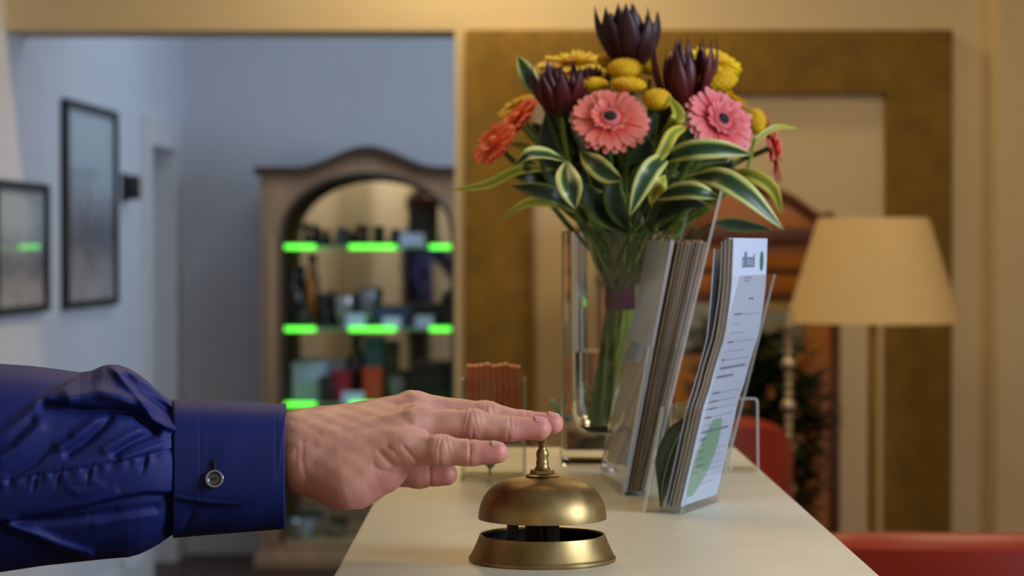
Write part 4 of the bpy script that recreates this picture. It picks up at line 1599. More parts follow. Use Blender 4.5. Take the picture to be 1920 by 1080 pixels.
def leaf(pts, wid_px, m, label, group=None, roll=0.0, fold=.25, stem=True, wmax=.45, wave=0.0):
    """pts: (px, py, Y) from base to tip"""
    P3 = [P(*q) for q in pts]
    loc = P3[0]
    cur = bez(P3, 26)
    k = pts[0][2] / F
    mb = MB()
    v, uv, f = [], [], []
    n = len(cur)
    cols_ = (-1, -.66, -.33, 0, .33, .66, 1)
    for i, c in enumerate(cur):
        s = i / (n - 1)
        d = (cur[min(n - 1, i + 1)] - cur[max(0, i - 1)]).normalized()
        view = Vector((0, -1, .12))
        sd = d.cross(view)
        if sd.length < .05: sd = Vector((1, 0, 0))
        sd.normalize()
        nn = sd.cross(d).normalized()
        sd = Matrix.Rotation(roll, 3, d) @ sd
        nn = Matrix.Rotation(roll, 3, d) @ nn
        if s < wmax: w = math.sin(PI / 2 * (s / wmax) ** .8)
        else: w = math.cos(PI / 2 * ((s - wmax) / (1 - wmax)) ** 1.35)
        w = max(.03, w) * wid_px * k * .5
        for e in cols_:
            v.append(c - loc + sd * (e * w) - nn * (fold * w * (1 - abs(e) ** 1.4)) * (-1 if False else 1) + nn * (wave * w * math.sin(s * 9 + e)))
            uv.append((.5 + .5 * e, s))
    m_ = len(cols_)
    for i in range(n - 1):
        for j in range(m_ - 1):
            q = i * m_ + j
            f.append((q, q + 1, q + m_ + 1, q + m_))
    mb.add(v, f, uv)
    o = mb.build('leaf', m, None, loc=loc)
    sm = o.modifiers.new('leaf', 'SOLIDIFY'); sm.thickness = .0005
    tag(o, label, 'leaf', group)
    if stem:
        nk, b = stem_ends()
        pp = bez([Vector((0, 0, 0)), (nk - loc) * .5 + (P3[0] - P3[1]) * .3, nk - loc], 12)
        MB().tube(pp, .0013, 6).build('petiole', M_stem, o)
    return o


V, Dk, Ye = M_leafg, M_leafd, M_leafy
leaf([(1292, 332, 2.18), (1345, 332, 2.14), (1400, 362, 2.13), (1470, 431, 2.14)], 46, V, 'broad striped leaf arching down at the right over the white leaflets', roll=-.25, fold=.2)
leaf([(1352, 330, 2.2), (1405, 328, 2.18), (1448, 355, 2.18), (1466, 405, 2.19)], 26, Ye, 'narrow yellow green leaf bending over just behind the broad striped leaf', roll=.2)
leaf([(1232, 305, 2.15), (1290, 283, 2.12), (1350, 280, 2.12), (1412, 290, 2.14)], 38, V, 'dark striped leaf lying level under the pink gerbera', roll=.35)
leaf([(1222, 372, 2.16), (1270, 358, 2.14), (1310, 358, 2.13), (1352, 372, 2.14)], 36, V, 'striped leaf lying level at the rim of the tall acrylic panel', roll=-.2)
leaf([(1262, 285, 2.16), (1228, 310, 2.11), (1205, 345, 2.1), (1180, 406, 2.1)], 38, V, 'cream edged leaf hanging straight down in front of the bouquet', roll=-.1)
leaf([(1290, 236, 2.17), (1262, 250, 2.14), (1242, 285, 2.13), (1218, 318, 2.13)], 24, Ye, 'slim olive leaf crossing down between the two big gerberas')
leaf([(1222, 385, 2.15), (1228, 362, 2.12), (1240, 345, 2.11), (1248, 328, 2.12)], 28, Ye, 'small cream leaf tip curling up in front of the bouquet', roll=.4)
leaf([(1088, 284, 2.17), (1112, 306, 2.13), (1138, 326, 2.12), (1168, 338, 2.12)], 40, V, 'striped leaf drooping to the right below the coral gerbera', roll=.2)
leaf([(1062, 302, 2.15), (1064, 330, 2.12), (1071, 358, 2.11), (1079, 392, 2.12)], 46, V, 'short cream edged leaf pointing down at the left front of the bouquet', fold=.5)
leaf([(1062, 300, 2.18), (1025, 286, 2.15), (990, 288, 2.14), (962, 312, 2.15)], 34, V, 'pale edged leaf curling over at the left under the orange gerberas', roll=.7, fold=.4)
leaf([(1040, 318, 2.2), (975, 318, 2.2), (912, 346, 2.2), (842, 357, 2.2)], 20, Ye, 'thin yellow green leaf reaching furthest out to the left')
leaf([(1078, 398, 2.2), (1040, 380, 2.2), (990, 380, 2.2), (936, 411, 2.2)], 20, Ye, 'thin olive leaf drooping at the lower left of the bouquet')
leaf([(1078, 390, 2.17), (1045, 368, 2.15), (1005, 356, 2.15), (958, 348, 2.16)], 34, Dk, 'dark green leaf pointing left above the thin drooping leaf', roll=.3)
leaf([(1012, 182, 2.24), (998, 158, 2.24), (984, 130, 2.24), (970, 104, 2.25)], 34, V, 'striped leaf standing upright at the upper left of the bouquet')
leaf([(1402, 282, 2.26), (1430, 252, 2.27), (1460, 238, 2.28), (1502, 242, 2.3)], 12, Ye, 'thin leaf tip sticking out to the right past the last gerbera')
leaf([(1336, 418, 2.25), (1368, 420, 2.25), (1400, 424, 2.25), (1448, 430, 2.25)], 26, Dk, 'dark leaf lying low at the right behind the acrylic panel')
leaf([(1040, 330, 2.23), (1012, 300, 2.22), (985, 275, 2.22), (955, 270, 2.23)], 24, Ye, 'olive leaf under the lower orange gerbera')
leaf([(1036, 345, 2.22), (1000, 330, 2.2), (975, 322, 2.2), (950, 325, 2.22)], 34, Dk, 'dark leaf at the left below the curling pale edged leaf')
leaf([(1240, 250, 2.2), (1262, 232, 2.17), (1272, 212, 2.17), (1252, 178, 2.18)], 26, Ye, 'pale green leaf folding up beside the right yellow button flower')
leaf([(1085, 400, 2.19), (1056, 345, 2.2), (1030, 285, 2.2), (1022, 215, 2.22)], 50, Dk, 'wide dark leaf standing behind the left conebush')
leaf([(1195, 440, 2.22), (1140, 405, 2.18), (1112, 372, 2.16), (1100, 345, 2.16)], 46, Dk, 'wide dark leaf over the left rim of the vase')
leaf([(1180, 430, 2.2), (1160, 395, 2.17), (1150, 360, 2.16), (1158, 320, 2.17)], 40, Dk, 'dark leaf rising from the vase in the middle of the bouquet')
leaf([(1215, 430, 2.2), (1236, 400, 2.17), (1282, 382, 2.15), (1330, 384, 2.16)], 36, Dk, 'dark leaf leaning right behind the brown leaflets')
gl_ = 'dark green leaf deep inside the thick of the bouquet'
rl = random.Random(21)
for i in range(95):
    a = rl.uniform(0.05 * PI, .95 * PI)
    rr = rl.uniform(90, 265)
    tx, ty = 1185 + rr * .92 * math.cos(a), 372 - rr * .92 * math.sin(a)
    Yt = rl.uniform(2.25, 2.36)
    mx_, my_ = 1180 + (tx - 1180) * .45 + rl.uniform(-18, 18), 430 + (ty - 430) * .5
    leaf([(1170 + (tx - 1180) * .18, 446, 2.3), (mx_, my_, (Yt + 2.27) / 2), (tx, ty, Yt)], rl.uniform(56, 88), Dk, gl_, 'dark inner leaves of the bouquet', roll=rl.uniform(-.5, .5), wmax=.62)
for i in range(12):
    a = rl.uniform(-.2, 1.0)
    x0 = 1105 + i * 12.5
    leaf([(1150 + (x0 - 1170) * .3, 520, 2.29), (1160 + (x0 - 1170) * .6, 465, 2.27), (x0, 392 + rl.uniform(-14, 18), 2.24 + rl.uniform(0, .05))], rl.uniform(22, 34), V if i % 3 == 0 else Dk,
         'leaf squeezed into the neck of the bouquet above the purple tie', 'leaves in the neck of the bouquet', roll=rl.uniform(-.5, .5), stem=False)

M_tie = mat('purple_ribbon', rgb(66, 12, 50), 0.9, vary=.15, spec=.1)
mb = MB(); nz0, nz1 = P(1163, 580, 2.3).z, P(1163, 518, 2.3).z
mb.lathe([(.0148, nz0), (.0158, nz0 + .004), (.0150, (nz0 + nz1) / 2), (.0162, nz1 - .004), (.0155, nz1)], 32, c=(NECK.x, NECK.y, 0))
tie = mb.build('ribbon_tie', M_tie); tag(tie, 'dark purple ribbon tied round the bouquet stems inside the vase', 'ribbon')
so = tie.modifiers.new('cloth', 'SOLIDIFY'); so.thickness = .0012

# little green sprig between the finger tips and the vase
sp_loc = Vector((P(1052, 846, 2.36).x, 2.36, CT))
sprig = thing('leaf_sprig', 'small pale green sprig standing between the fingertips and the vase', 'plant', sp_loc)
m_pale = mat('pale_green_leaf', rgb(140, 172, 128), .5, vary=.2, scale=60)
MB().tube([(0, 0, 0), (.001, 0, .02), (-.002, 0, .045)], .0012, 6).build('stem', m_pale, sprig)
for i, (a, z) in enumerate(((2.6, .030), (.5, .036), (2.2, .044), (1.0, .048))):
    d = Vector((math.cos(a), -.2, math.sin(a)))
    mb = MB(); mb.ball(Vector((0, 0, z)) + d * .009, .010, .004, .0035, seg=12, rings=8, M=Matrix.Rotation(-a, 3, 'Y'))
    mb.build('leaf', m_pale, sprig)
sprig2 = thing('leaf_sprig', 'small green sprig inside the lower part of the clear card box', 'plant', (P(918, 900, YC).x, YC + .02, CT + .0032))
MB().tube([(0, 0, 0), (0, 0, .016)], .0012, 6).build('stem', m_pale, sprig2)
for a in (1.2, 1.9):
    d = Vector((math.cos(a), 0, math.sin(a)))
    MB().ball(Vector((0, 0, .008)) + d * .008, .010, .003, .004, seg=12, rings=8, M=Matrix.Rotation(-a, 3, 'Y')).build('leaf', m_pale, sprig2)

# ------------------------------------------------------------------ middle distance: gilt frame, wooden mirror, lamp, chairs
fx0, fx1 = P(873, 500, YW - .03).x, P(1784, 500, YW - .03).x
ix0, ix1 = P(998, 500, YW - .03).x, P(1660, 500, YW - .03).x
fz1, iz1 = P(1300, 56, YW - .03).z, P(1300, 176, YW - .03).z
fz0, iz0 = .12, .42
fr = thing('wall_frame', 'huge empty olive gold frame mounted on the cream wall behind the bouquet', 'frame', ((fx0 + fx1) / 2, YW, fz0))
ox = (fx0 + fx1) / 2


mb = MB()
ro = [(fx0 - ox, 0), (fx1 - ox, 0), (fx1 - ox, fz1 - fz0), (fx0 - ox, fz1 - fz0)]
ri = [(ix0 - ox, iz0 - fz0), (ix1 - ox, iz0 - fz0), (ix1 - ox, iz1 - fz0), (ix0 - ox, iz1 - fz0)]
v = [(x, -.045, z) for x, z in ro + ri] + [(x, -.001, z) for x, z in ro + ri]
f = [(i, (i + 1) % 4, 4 + (i + 1) % 4, 4 + i) for i in range(4)] + [(8 + i, 8 + (i + 1) % 4, 12 + (i + 1) % 4, 12 + i) for i in range(4)]
f += [(i, (i + 1) % 4, 8 + (i + 1) % 4, 8 + i) for i in range(4)] + [(4 + i, 4 + (i + 1) % 4, 12 + (i + 1) % 4, 12 + i) for i in range(4)]
mb.add(v, f)
mb.build('padded_border', M_olive, fr, bevel=.006)
mb = MB()
q = [(ix0 - ox, -.008, iz0 - fz0), (ix1 - ox, -.008, iz0 - fz0), (ix1 - ox, -.008, iz1 - fz0), (ix0 - ox, -.008, iz1 - fz0)]
mb.hexa([(x, -.008, z) for x, _, z in q] + [(x, -.002, z) for x, _, z in q])
mb.build('centre_panel', M_wall, fr, smooth=False)['label'] = 'plain cream panel inside the border'

M_oak = mat('orange_oak', rgb(186, 112, 34), 0.45, vary=.22, scale=9, stretch=(1, 1, .15))
M_oakd = mat('dark_oak', rgb(92, 44, 14), 0.5, vary=.2, scale=9)
M_mirror = mat('mirror_glass', rgb(190, 190, 190), 0.03, metal=1.0)
YM = 6.62
mx0, mx1 = P(1082, 500, YM).x, P(1575, 500, YM).x
mcx = (mx0 + mx1) / 2
hm = thing('hall_mirror', 'tall orange oak hall mirror with an arched crown, standing behind the flowers and lamp', 'mirror', (mcx, YM, 0))


def zz(py, Y=YM): return P(1300, py, Y).z


W2 = (mx1 - mx0) / 2
cwid = P(1575, 500, YM).x - P(1508, 500, YM).x
for s in (-1, 1):
    x0, x1 = (W2 - cwid, W2) if s > 0 else (-W2, -W2 + cwid)
    MB().box(x0, x1, 0, .12, 0, zz(566)).build('column', M_oak, hm, bevel=.006)
    MB().box(x1 - .028 if s > 0 else x0, x1 if s > 0 else x0 + .028, -.012, .0, 0, zz(566)).build('column_moulding', M_oakd, hm, bevel=.003)
for (pa, pb, ex, m_) in ((566, 548, .03, M_oakd), (548, 511, .0, M_oak), (511, 503, .012, M_oakd), (503, 456, .0, M_oak), (456, 428, .035, M_oakd)):
    MB().box(-W2 - ex * .3, W2 + ex * .3 - (.05 if ex == 0 else .03), -ex, .12, zz(pa), zz(pb)).build('cornice', m_, hm, bevel=.004)
# arched crown board
pts = []
for px, py in ((1110, 428), (1118, 408), (1150, 398), (1180, 380), (1215, 362), (1260, 345), (1325, 338), (1390, 345), (1440, 357), (1475, 370), (1500, 386), (1522, 402), (1540, 412), (1545, 428)):
    q = P(px, py, YM + .02); pts.append((q.x - mcx, q.z))
n = len(pts)
mb = MB(); mb.add([(x, .01, z) for x, z in pts] + [(x, .06, z) for x, z in pts], [tuple(range(n)), tuple(range(2 * n - 1, n - 1, -1))] + [(i, (i + 1) % n, n + (i + 1) % n, n + i) for i in range(n)])
mb.build('arched_crown', M_oak, hm, bevel=.004)
mb = MB(); mb.tube([(x, 0.0, z) for x, z in bez([(x, 0, z) for x, z in pts[1:-1]], 40) and [(p.x, p.z) for p in bez([(x, 0, z) for x, z in pts[1:-1]], 40)]], .014, 8)
mb.build('crown_moulding', M_oakd, hm)
for px in (1098, 1556):
    q = P(px, 428, YM)
    MB().lathe([(0, 0), (.022, 0), (.02, .01), (.012, .018), (.02, .03), (.018, .042), (0, .05)], 18, c=(q.x - mcx, .03, q.z)).build('finial', M_oakd, hm)
MB().box(-W2 + cwid, W2 - cwid, .03, .045, zz(668), zz(566)).build('mirror_pane', M_mirror, hm, smooth=False)
MB().box(-W2 + cwid, W2 - cwid, .0, .12, 0, zz(668)).build('lower_panel', M_oak, hm, bevel=.004)
hm.location.y = YM

# plant in a pot in front of the mirror
M_dkleaf = mat('dark_foliage', rgb(50, 62, 16), .5, vary=.5, scale=9)
M_pot = mat('terracotta_pot', rgb(150, 70, 40), .7, vary=.1)
pl = thing('potted_plant', 'dark bushy potted plant in front of the oak mirror', 'plant', (P(1418, 700, 6.25).x, 6.25, 0))
MB().lathe([(0, 0), (.12, 0), (.15, .30), (.165, .30), (.165, .34), (.14, .34), (.135, .31), (0, .31)], 32).build('pot', M_pot, pl)
MB().tube([(0, 0, .3), (.01, 0, .6), (0, 0, .9)], .015).build('stem', M_oakd, pl)
mb = MB(); rl = random.Random(5)
for i in range(1100):
    a = rl.uniform(0, 2 * PI); u = rl.uniform(-1, 1); r = rl.uniform(.3, 1) ** .5
    c = Vector((.17 * r * math.sqrt(1 - u * u) * math.cos(a), .17 * r * math.sqrt(1 - u * u) * math.sin(a), .82 + .29 * r * u))
    d = Vector((math.cos(a), math.sin(a), rl.uniform(-.6, .8))).normalized(); s = d.cross(Vector((0, 0, 1))).normalized()
    L = rl.uniform(.07, .12)
    mb.add([c, c + d * L * .5 + s * L * .22, c + d * L, c + d * L * .5 - s * L * .22], [(0, 1, 2, 3)])
mb.build('foliage', M_dkleaf, pl, smooth=False)
pl2 = copy_tree(pl)
pl2.location = (P(1255, 700, 5.2).x, 5.2, -0.0)
pl2.rotation_euler = (0, 0, 1.3)
pl2.scale = (.85, .85, .85)
pl2['label'] = 'dark potted plant seen in the gap between the two leaflet holders'

# beaded candle stand
M_silver = mat('beaded_silver', rgb(190, 176, 150), .3, metal=.8)
cs_ = thing('candle_stand', 'slim beaded silver candle stand between the plant and the oak column', 'candle stand', (P(1479, 700, 5.9).x, 5.9, 0))
MB().lathe([(0, 0), (.11, 0), (.11, .012), (.03, .03), (0, .03)], 28).build('base', M_silver, cs_)
mb = MB()
z = .03
i = 0
while z < 1.1:
    r = .012 + (.008 if i % 4 == 0 else 0)
    mb.ball((0, 0, z + r), r, seg=12, rings=8); z += 2 * r * .96; i += 1
mb.build('beaded_stem', M_silver, cs_)
MB().lathe([(0, z), (.03, z), (.034, z + .01), (.012, z + .012), (.012, z + .05), (0, z + .05)], 20).build('candle_cup', M_silver, cs_)

# floor lamp
YL = 6.0
lx = P(1637, 600, YL).x
M_shade = mat('cream_lampshade', rgb(216, 188, 134), .8, vary=.04, scale=60, bump=.2, bscale=400)
lamp = thing('floor_lamp', 'brass floor lamp with a cream conical shade in front of the gold frame', 'lamp', (lx, YL, 0))
zt, zb = P(1637, 409, YL).z, P(1637, 604, YL).z
rt, rb = 103 * YL / F, 163 * YL / F
MB().lathe([(rb, zb), (rt, zt), (rt - .004, zt), (rb - .004, zb), (rb, zb)], 64).build('lamp_shade', M_shade, lamp)
M_lbrass = mat('lamp_brass', rgb(186, 152, 70), .3, metal=.9)
MB().tube([(0, 0, .03), (0, 0, zb + .12)], .0135, 14).build('pole', M_lbrass, lamp)
MB().lathe([(0, 0), (.15, 0), (.15, .015), (.13, .028), (.03, .035), (0, .035)], 36).build('base', M_lbrass, lamp)
MB().lathe([(0, zb + .1), (.02, zb + .1), (.02, zb + .16), (.03, zb + .2), (.028, zb + .24), (0, zb + .26)], 20).build('bulb_socket', M_lbrass, lamp)
mb = MB()
for a in range(3):
    t = a * 2 * PI / 3
    mb.tube([(0, 0, zt - .02), (rt * math.cos(t), rt * math.sin(t), zt - .005)], .003, 6)
mb.build('shade_spider', M_lbrass, lamp)


# red armchairs
M_redl = mat('red_leather', rgb(150, 42, 28), .40, vary=.12, scale=7, bump=.15, bscale=60)
M_chairleg = mat('dark_chair_leg', rgb(40, 24, 18), .5)


def armchair(loc, rz, w, top, label):
    t = thing('armchair', label, 'armchair', loc, rz)
    # horseshoe back and arms
    out = []
    for i in range(25):
        a = math.radians(-20 + 220 * i / 24)
        hgt = top - .16 * (abs(i - 12) / 12) ** 3
        out.append((a, hgt))
    mb = MB(); v, f = [], []
    R0, R1 = w / 2 - .09, w / 2
    sec = []
    for a, hgt in out:
        ring = []
        for k in range(12):
            tt = 2 * PI * k / 12
            rr = (R0 + R1) / 2 + .045 * math.cos(tt) * (1.15 if math.sin(tt) > 0 else 1)
            zc = (.18 + hgt - .045) / 2; hh = (hgt - .045 - .18) / 2
            zz_ = zc + (hh if math.sin(tt) >= 0 else -hh) + .045 * math.sin(tt)
            ring.append((rr * math.cos(a), rr * math.sin(a) * .95, zz_))
        sec.append(ring)
    for r_ in sec: v += r_
    for i in range(len(sec) - 1):
        for k in range(12):
            l = (k + 1) % 12
            f.append((i * 12 + k, i * 12 + l, (i + 1) * 12 + l, (i + 1) * 12 + k))
    f.append(tuple(range(12))); f.append(tuple((len(sec) - 1) * 12 + k for k in range(12)))
    mb.add(v, f); mb.build('backrest', M_redl, t)
    mb = MB(); mb.lathe([(0, .18), (R0 - .02, .18), (R0 - .005, .22), (R0 - .005, .40), (R0 - .03, .44), (0, .455)], 40); mb.build('seat', M_redl, t)
    for a in (35, 145, 215, 325):
        x, y = .72 * R0 * math.cos(math.radians(a)), .72 * R0 * math.sin(math.radians(a))
        MB().tube([(x, y, .18), (x * 1.1, y * 1.1, 0)], [.022, .014], 10).build('leg', M_chairleg, t)
    return t


c1 = P(1860, 1000, 3.6)
armchair((c1.x, 3.9, 0), PI, .74, P(1800, 998, 3.6).z, 'red leather tub armchair at the lower right, nearest the counter')
armchair((P(1334, 800, 5.5).x, 5.7, 0), PI, .44, P(1440, 791, 5.35).z, 'red leather armchair behind the white leaflets, in front of the oak mirror')

# ------------------------------------------------------------------ display cabinet in the back room
M_cab = mat('grey_brown_oak', rgb(178, 144, 112), .5, vary=.2, scale=10, stretch=(1, 1, .2))
M_cabd = mat('dark_cornice_wood', rgb(74, 54, 42), .5, vary=.15)
M_shelf = acrylic('glass_shelf', .93)
M_led = mat('green_led', rgb(80, 255, 60), .4, emit=(.14, 1.0, .07, 1), estr=1.9)
M_ledge = mat('glowing_glass_edge', rgb(110, 140, 118), .3, emit=(.2, 1.0, .2, 1), estr=.06)  # faint emission paints the dim LED glow along the glass
YF = 9.4
ccx = P(690, 600, YF).x
cab = thing('display_cabinet', 'arched oak display cabinet with green lit glass shelves in the back room', 'cabinet', (ccx, YF, 0))


def cz(py, Y=YF): return P(690, py, Y).z
def cxx(px, Y=YF): return P(px, 600, Y).x - ccx


wO = -cxx(488)
wI = -cxx(530)
zTop = cz(322); zArch = cz(283)
zspr = cz(440); zin = cz(327)
zbase = cz(1018)
# face frame with arched opening
outer = []
NA_ = 48
for i in range(NA_ + 1):
    x = -wO + 2 * wO * i / NA_
    u = abs(x) / wO
    s = 0 if u > .66 else .5 * (1 + math.cos(PI * u / .66))
    outer.append((x, zTop + (zArch - zTop) * s))
inn = []
for i in range(NA_ + 1):
    x = -wI + 2 * wI * i / NA_
    inn.append((x, zspr + (zin - zspr) * math.sqrt(max(0, 1 - (x / wI) ** 2))))
loopo = [(-wO, 0)] + outer + [(wO, 0)]
loopi = [(-wI, zbase)] + inn + [(wI, zbase)]
n = len(loopo)
mb = MB()
for yy, flip in ((0, 1), (.03, 0)):
    v = [(x, yy, z) for x, z in loopo] + [(x, yy, z) for x, z in loopi]
    f = [(i, i + 1, n + i + 1, n + i) for i in range(n - 1)] + [(n - 1, 0, n, 2 * n - 1)]
    mb.add(v, f)
for lp in (loopo, loopi):
    mb.add([(x, 0, z) for x, z in lp] + [(x, .03, z) for x, z in lp], [(i, (i + 1) % n, n + (i + 1) % n, n + i) for i in range(n)])
mb.build('face_frame', M_cab, cab, angle=50)
# cornice following the arch
mb = MB(); v, f = [], []
sec = [(-.035, .0), (-.04, .014), (-.025, .03), (.0, .034), (.36, .034), (.36, .0)]
for x, z in [(-wO - .02, zTop)] + outer + [(wO + .02, zTop)]:
    for (yy, dz) in sec: v.append((x, yy, z + dz - .012))
m_ = len(sec)
for i in range(len(outer) + 1):
    for k in range(m_):
        l = (k + 1) % m_
        f.append((i * m_ + k, i * m_ + l, (i + 1) * m_ + l, (i + 1) * m_ + k))
mb.add(v, f); mb.build('cornice', M_cabd, cab)
# inner bead round the arch
pp = [(x, -.006, z) for x, z in loopi]
MB().tube(pp, .010, 8).build('arch_bead', M_cabd, cab)
for s in (-1, 1):
    MB().box(s * wO - (.03 if s > 0 else 0), s * wO + (.03 if s < 0 else 0), .03, .36, 0, zTop).build('side_panel', M_cab, cab)
    x0 = s * (wO + wI) / 2
    MB().box(x0 - .014, x0 + .014, -.012, 0, zbase, zspr).build('pilaster', M_cab, cab, bevel=.004)
MB().box(-wO + .03, wO - .03, .345, .352, zbase, zTop).build('back_mirror', M_mirror, cab, smooth=False)
MB().box(-wO + .03, wO - .03, .03, .345, zbase - .02, zbase).build('bottom_board', M_cab, cab)
MB().box(-wO - .025, wO + .025, -.03, .36, 0, cz(1040)).build('plinth', M_cab, cab, bevel=.008)
shelf_z = [cz(463, YF + .05), cz(617, YF + .05), cz(758, YF + .05), cz(905, YF + .05)]
for zsf in shelf_z:
    sh = MB().box(-wO + .032, wO - .032, .045, .34, zsf - .004, zsf + .004).build('glass_shelf', [M_shelf], cab, smooth=False)
    MB().box(-wO + .032, wO - .032, .0405, .0445, zsf - .006, zsf + .006).build('glowing_edge', M_ledge, sh, smooth=False)
    for (pa, pb) in ((528, 592), (655, 742), (806, 850)):
        xa, xb = cxx(pa, YF + .05), cxx(pb, YF + .05)
        MB().tube([(xa, .04, zsf), (xb, .04, zsf)], .0100, 10).build('led_strip', M_led, sh)

# things on the shelves: (px0, px1, py_top, depth offset) on a shelf
M_obj = {}


def om(c, rough=.45, metal=0.0):
    key = (c, rough, metal)
    if key not in M_obj:
        M_obj[key] = mat('shelf_item', rgb(*c), rough, metal=metal, vary=.12, scale=30)
    return M_obj[key]


def bottle(px, pyt, wpx, shelf, dy, col, label, group=None, cap=(40, 34, 30)):
    Y = YF + dy; z0 = shelf_z[shelf] + .0045 if shelf < 9 else zbase
    h = P(px, pyt, Y).z - z0; r = wpx * Y / F / 2
    t = thing('bottle', label, 'bottle', (P(px, 600, Y).x, Y, z0), 0, group)
    MB().lathe([(0, 0), (r * .95, 0), (r, h * .05), (r, h * .55), (r * .8, h * .66), (r * .36, h * .76), (r * .34, h * .9), (0, h * .9)], 20).build('body', om(col, .2), t)
    MB().lathe([(0, h * .88), (r * .42, h * .88), (r * .42, h), (0, h)], 16).build('cap', om(cap), t)
    return t


def carton(px0, px1, pyt, shelf, dy, col, label, lid=None, group=None, depth=.06, name='gift_box'):
    Y = YF + dy; z0 = shelf_z[shelf] + .0045
    h = P(px0, pyt, Y).z - z0; w = (px1 - px0) * Y / F / 2
    t = thing(name, label, 'box', (P((px0 + px1) / 2, 600, Y).x, Y, z0), 0, group)
    MB().box(-w, w, 0, depth, 0, h * .8).build('body', om(col), t, bevel=.003)
    MB().box(-w - .002, w + .002, -.002, depth + .002, h * .8, h).build('lid', om(lid or col), t, bevel=.003)
    return t


def card_tag(px0, px1, pyt, pyb, shelf, label):
    Y = YF + .058; z0 = shelf_z[shelf] + .0045
    h = P(px0, pyt, Y).z - z0
    w = (px1 - px0) * Y / F / 2
    t = MB(); t.add([(-w, 0, 0), (w, 0, 0), (w, .014, h), (-w, .014, h), (-w, .03, 0), (w, .03, 0)], [(0, 1, 2, 3), (3, 2, 5, 4), (0, 3, 4), (1, 5, 2)])
    o = t.build('price_card', om((196, 212, 246), .5), None, smooth=False, loc=(P((px0 + px1) / 2, 600, Y).x, Y, z0)); tag(o, label, 'card')


def bowl(px, pyt, wpx, shelf, dy, col, label, glassy=False, group=None):
    Y = YF + dy; z0 = (shelf_z[shelf] + .0045) if shelf < 9 else zbase
    h = P(px, pyt, Y).z - z0; r = wpx * Y / F / 2
    t = thing('bowl', label, 'bowl', (P(px, 600, Y).x, Y, z0), 0, group)
    MB().lathe([(0, 0), (r * .45, 0), (r * .5, h * .08), (r * .85, h * .45), (r, h * .95), (r * .95, h), (r * .8, h * .5), (r * .4, h * .14), (0, h * .12)], 28).build('body', om(col, .15, 0.6 if glassy else 0), t)
    MB().lathe([(r * .93, h * .97), (r * 1.02, h * .97), (r * 1.02, h * 1.03), (r * .93, h * 1.03), (r * .93, h * .97)], 28).build('rim', om(col, .15, .6), t)
    return t


def figurine(px, pyt, wpx, shelf, dy, col, label, group=None):
    Y = YF + dy; z0 = shelf_z[shelf] + .0045
    h = P(px, pyt, Y).z - z0; r = wpx * Y / F / 2
    t = thing('figurine', label, 'figurine', (P(px, 600, Y).x, Y, z0), 0, group)
    MB().lathe([(0, 0), (r, 0), (r, h * .1), (r * .7, h * .14), (r * .85, h * .35), (r * .5, h * .62), (0, h * .66)], 16).build('body', om(col), t)
    MB().ball((0, 0, h * .8), h * .2, seg=12, rings=8).build('head', om(col), t)
    return t


gS = 'row of small dark figurines on the top shelf'
for i, (px, pyt, w_, c) in enumerate(((576, 418, 22, (40, 40, 46)), (600, 428, 22, (54, 52, 56)), (636, 425, 24, (78, 76, 84)), (652, 432, 20, (50, 46, 48)), (674, 420, 16, (44, 36, 34)), (706, 422, 20, (58, 54, 56)), (738, 428, 24, (60, 58, 64)))):
    figurine(px, pyt, w_, 0, .14 + .02 * (i % 2), c, 'small dark figurine in the row on the top lit shelf', gS)
carton(766, 814, 372, 0, .12, (44, 40, 44), 'black box with a maroon lid on the top lit shelf', lid=(96, 34, 36), depth=.08)
card_tag(750, 796, 437, 455, 0, 'pale blue price card on the top shelf in front of the black box')
bottle(550, 500, 40, 1, .16, (36, 36, 40), 'tall black bottle at the left end of the middle lit shelf')
figurine(568, 560, 46, 1, .10, (42, 40, 44), 'squat black figurine with a rosy face in front of the tall black bottle')
bottle(582, 476, 20, 1, .24, (206, 130, 50), 'orange glass bottle beside the tall black bottle')
figurine(610, 548, 34, 1, .16, (56, 56, 64), 'dark grey figurine on the middle lit shelf')
bowl(644, 556, 40, 1, .14, (180, 178, 178), 'round silver bowl on the middle lit shelf', True)
bowl(690, 545, 40, 1, .18, (150, 156, 170), 'footed silver goblet behind the silver bowl', True)
carton(704, 770, 576, 1, .14, (70, 88, 128), 'flat blue grey box on the middle lit shelf', depth=.1)
carton(764, 846, 570, 1, .18, (34, 32, 36), 'long black case on the middle lit shelf', depth=.1, name='case')
figurine(840, 545, 26, 1, .12, (40, 36, 36), 'black figurine at the right end of the middle lit shelf')
card_tag(648, 684, 588, 607, 1, 'pale blue price card left of the middle lamp of the second shelf')
card_tag(778, 812, 592, 607, 1, 'pale price card in front of the long black case')
card_tag(718, 752, 594, 607, 1, 'small price card in front of the flat blue grey box')
carton(548, 610, 680, 2, .15, (186, 206, 236), 'large pale blue gift box at the left of the third lit shelf', depth=.09)
carton(600, 648, 676, 2, .25, (176, 182, 222), 'lilac box behind the pale blue gift box')
carton(598, 626, 706, 2, .11, (46, 44, 48), 'small black box in front of the pale blue one', depth=.04)
carton(622, 656, 695, 2, .13, (166, 36, 58), 'crimson gift box on the third lit shelf')
bottle(664, 628, 28, 2, .22, (62, 26, 28), 'dark red bottle standing between the red boxes')
carton(680, 716, 690, 2, .13, (206, 74, 44), 'orange red gift box on the third lit shelf', lid=(222, 82, 48))
carton(682, 718, 632, 2, .26, (70, 120, 140), 'tall teal box behind the orange red gift box')
carton(716, 746, 640, 2, .27, (70, 70, 66), 'tall grey box right of the teal one')
bowl(744, 706, 36, 2, .14, (128, 124, 128), 'small grey bowl on the third lit shelf')
carton(772, 846, 684, 2, .13, (30, 30, 32), 'large black bag shaped box at the right of the third lit shelf', depth=.1)
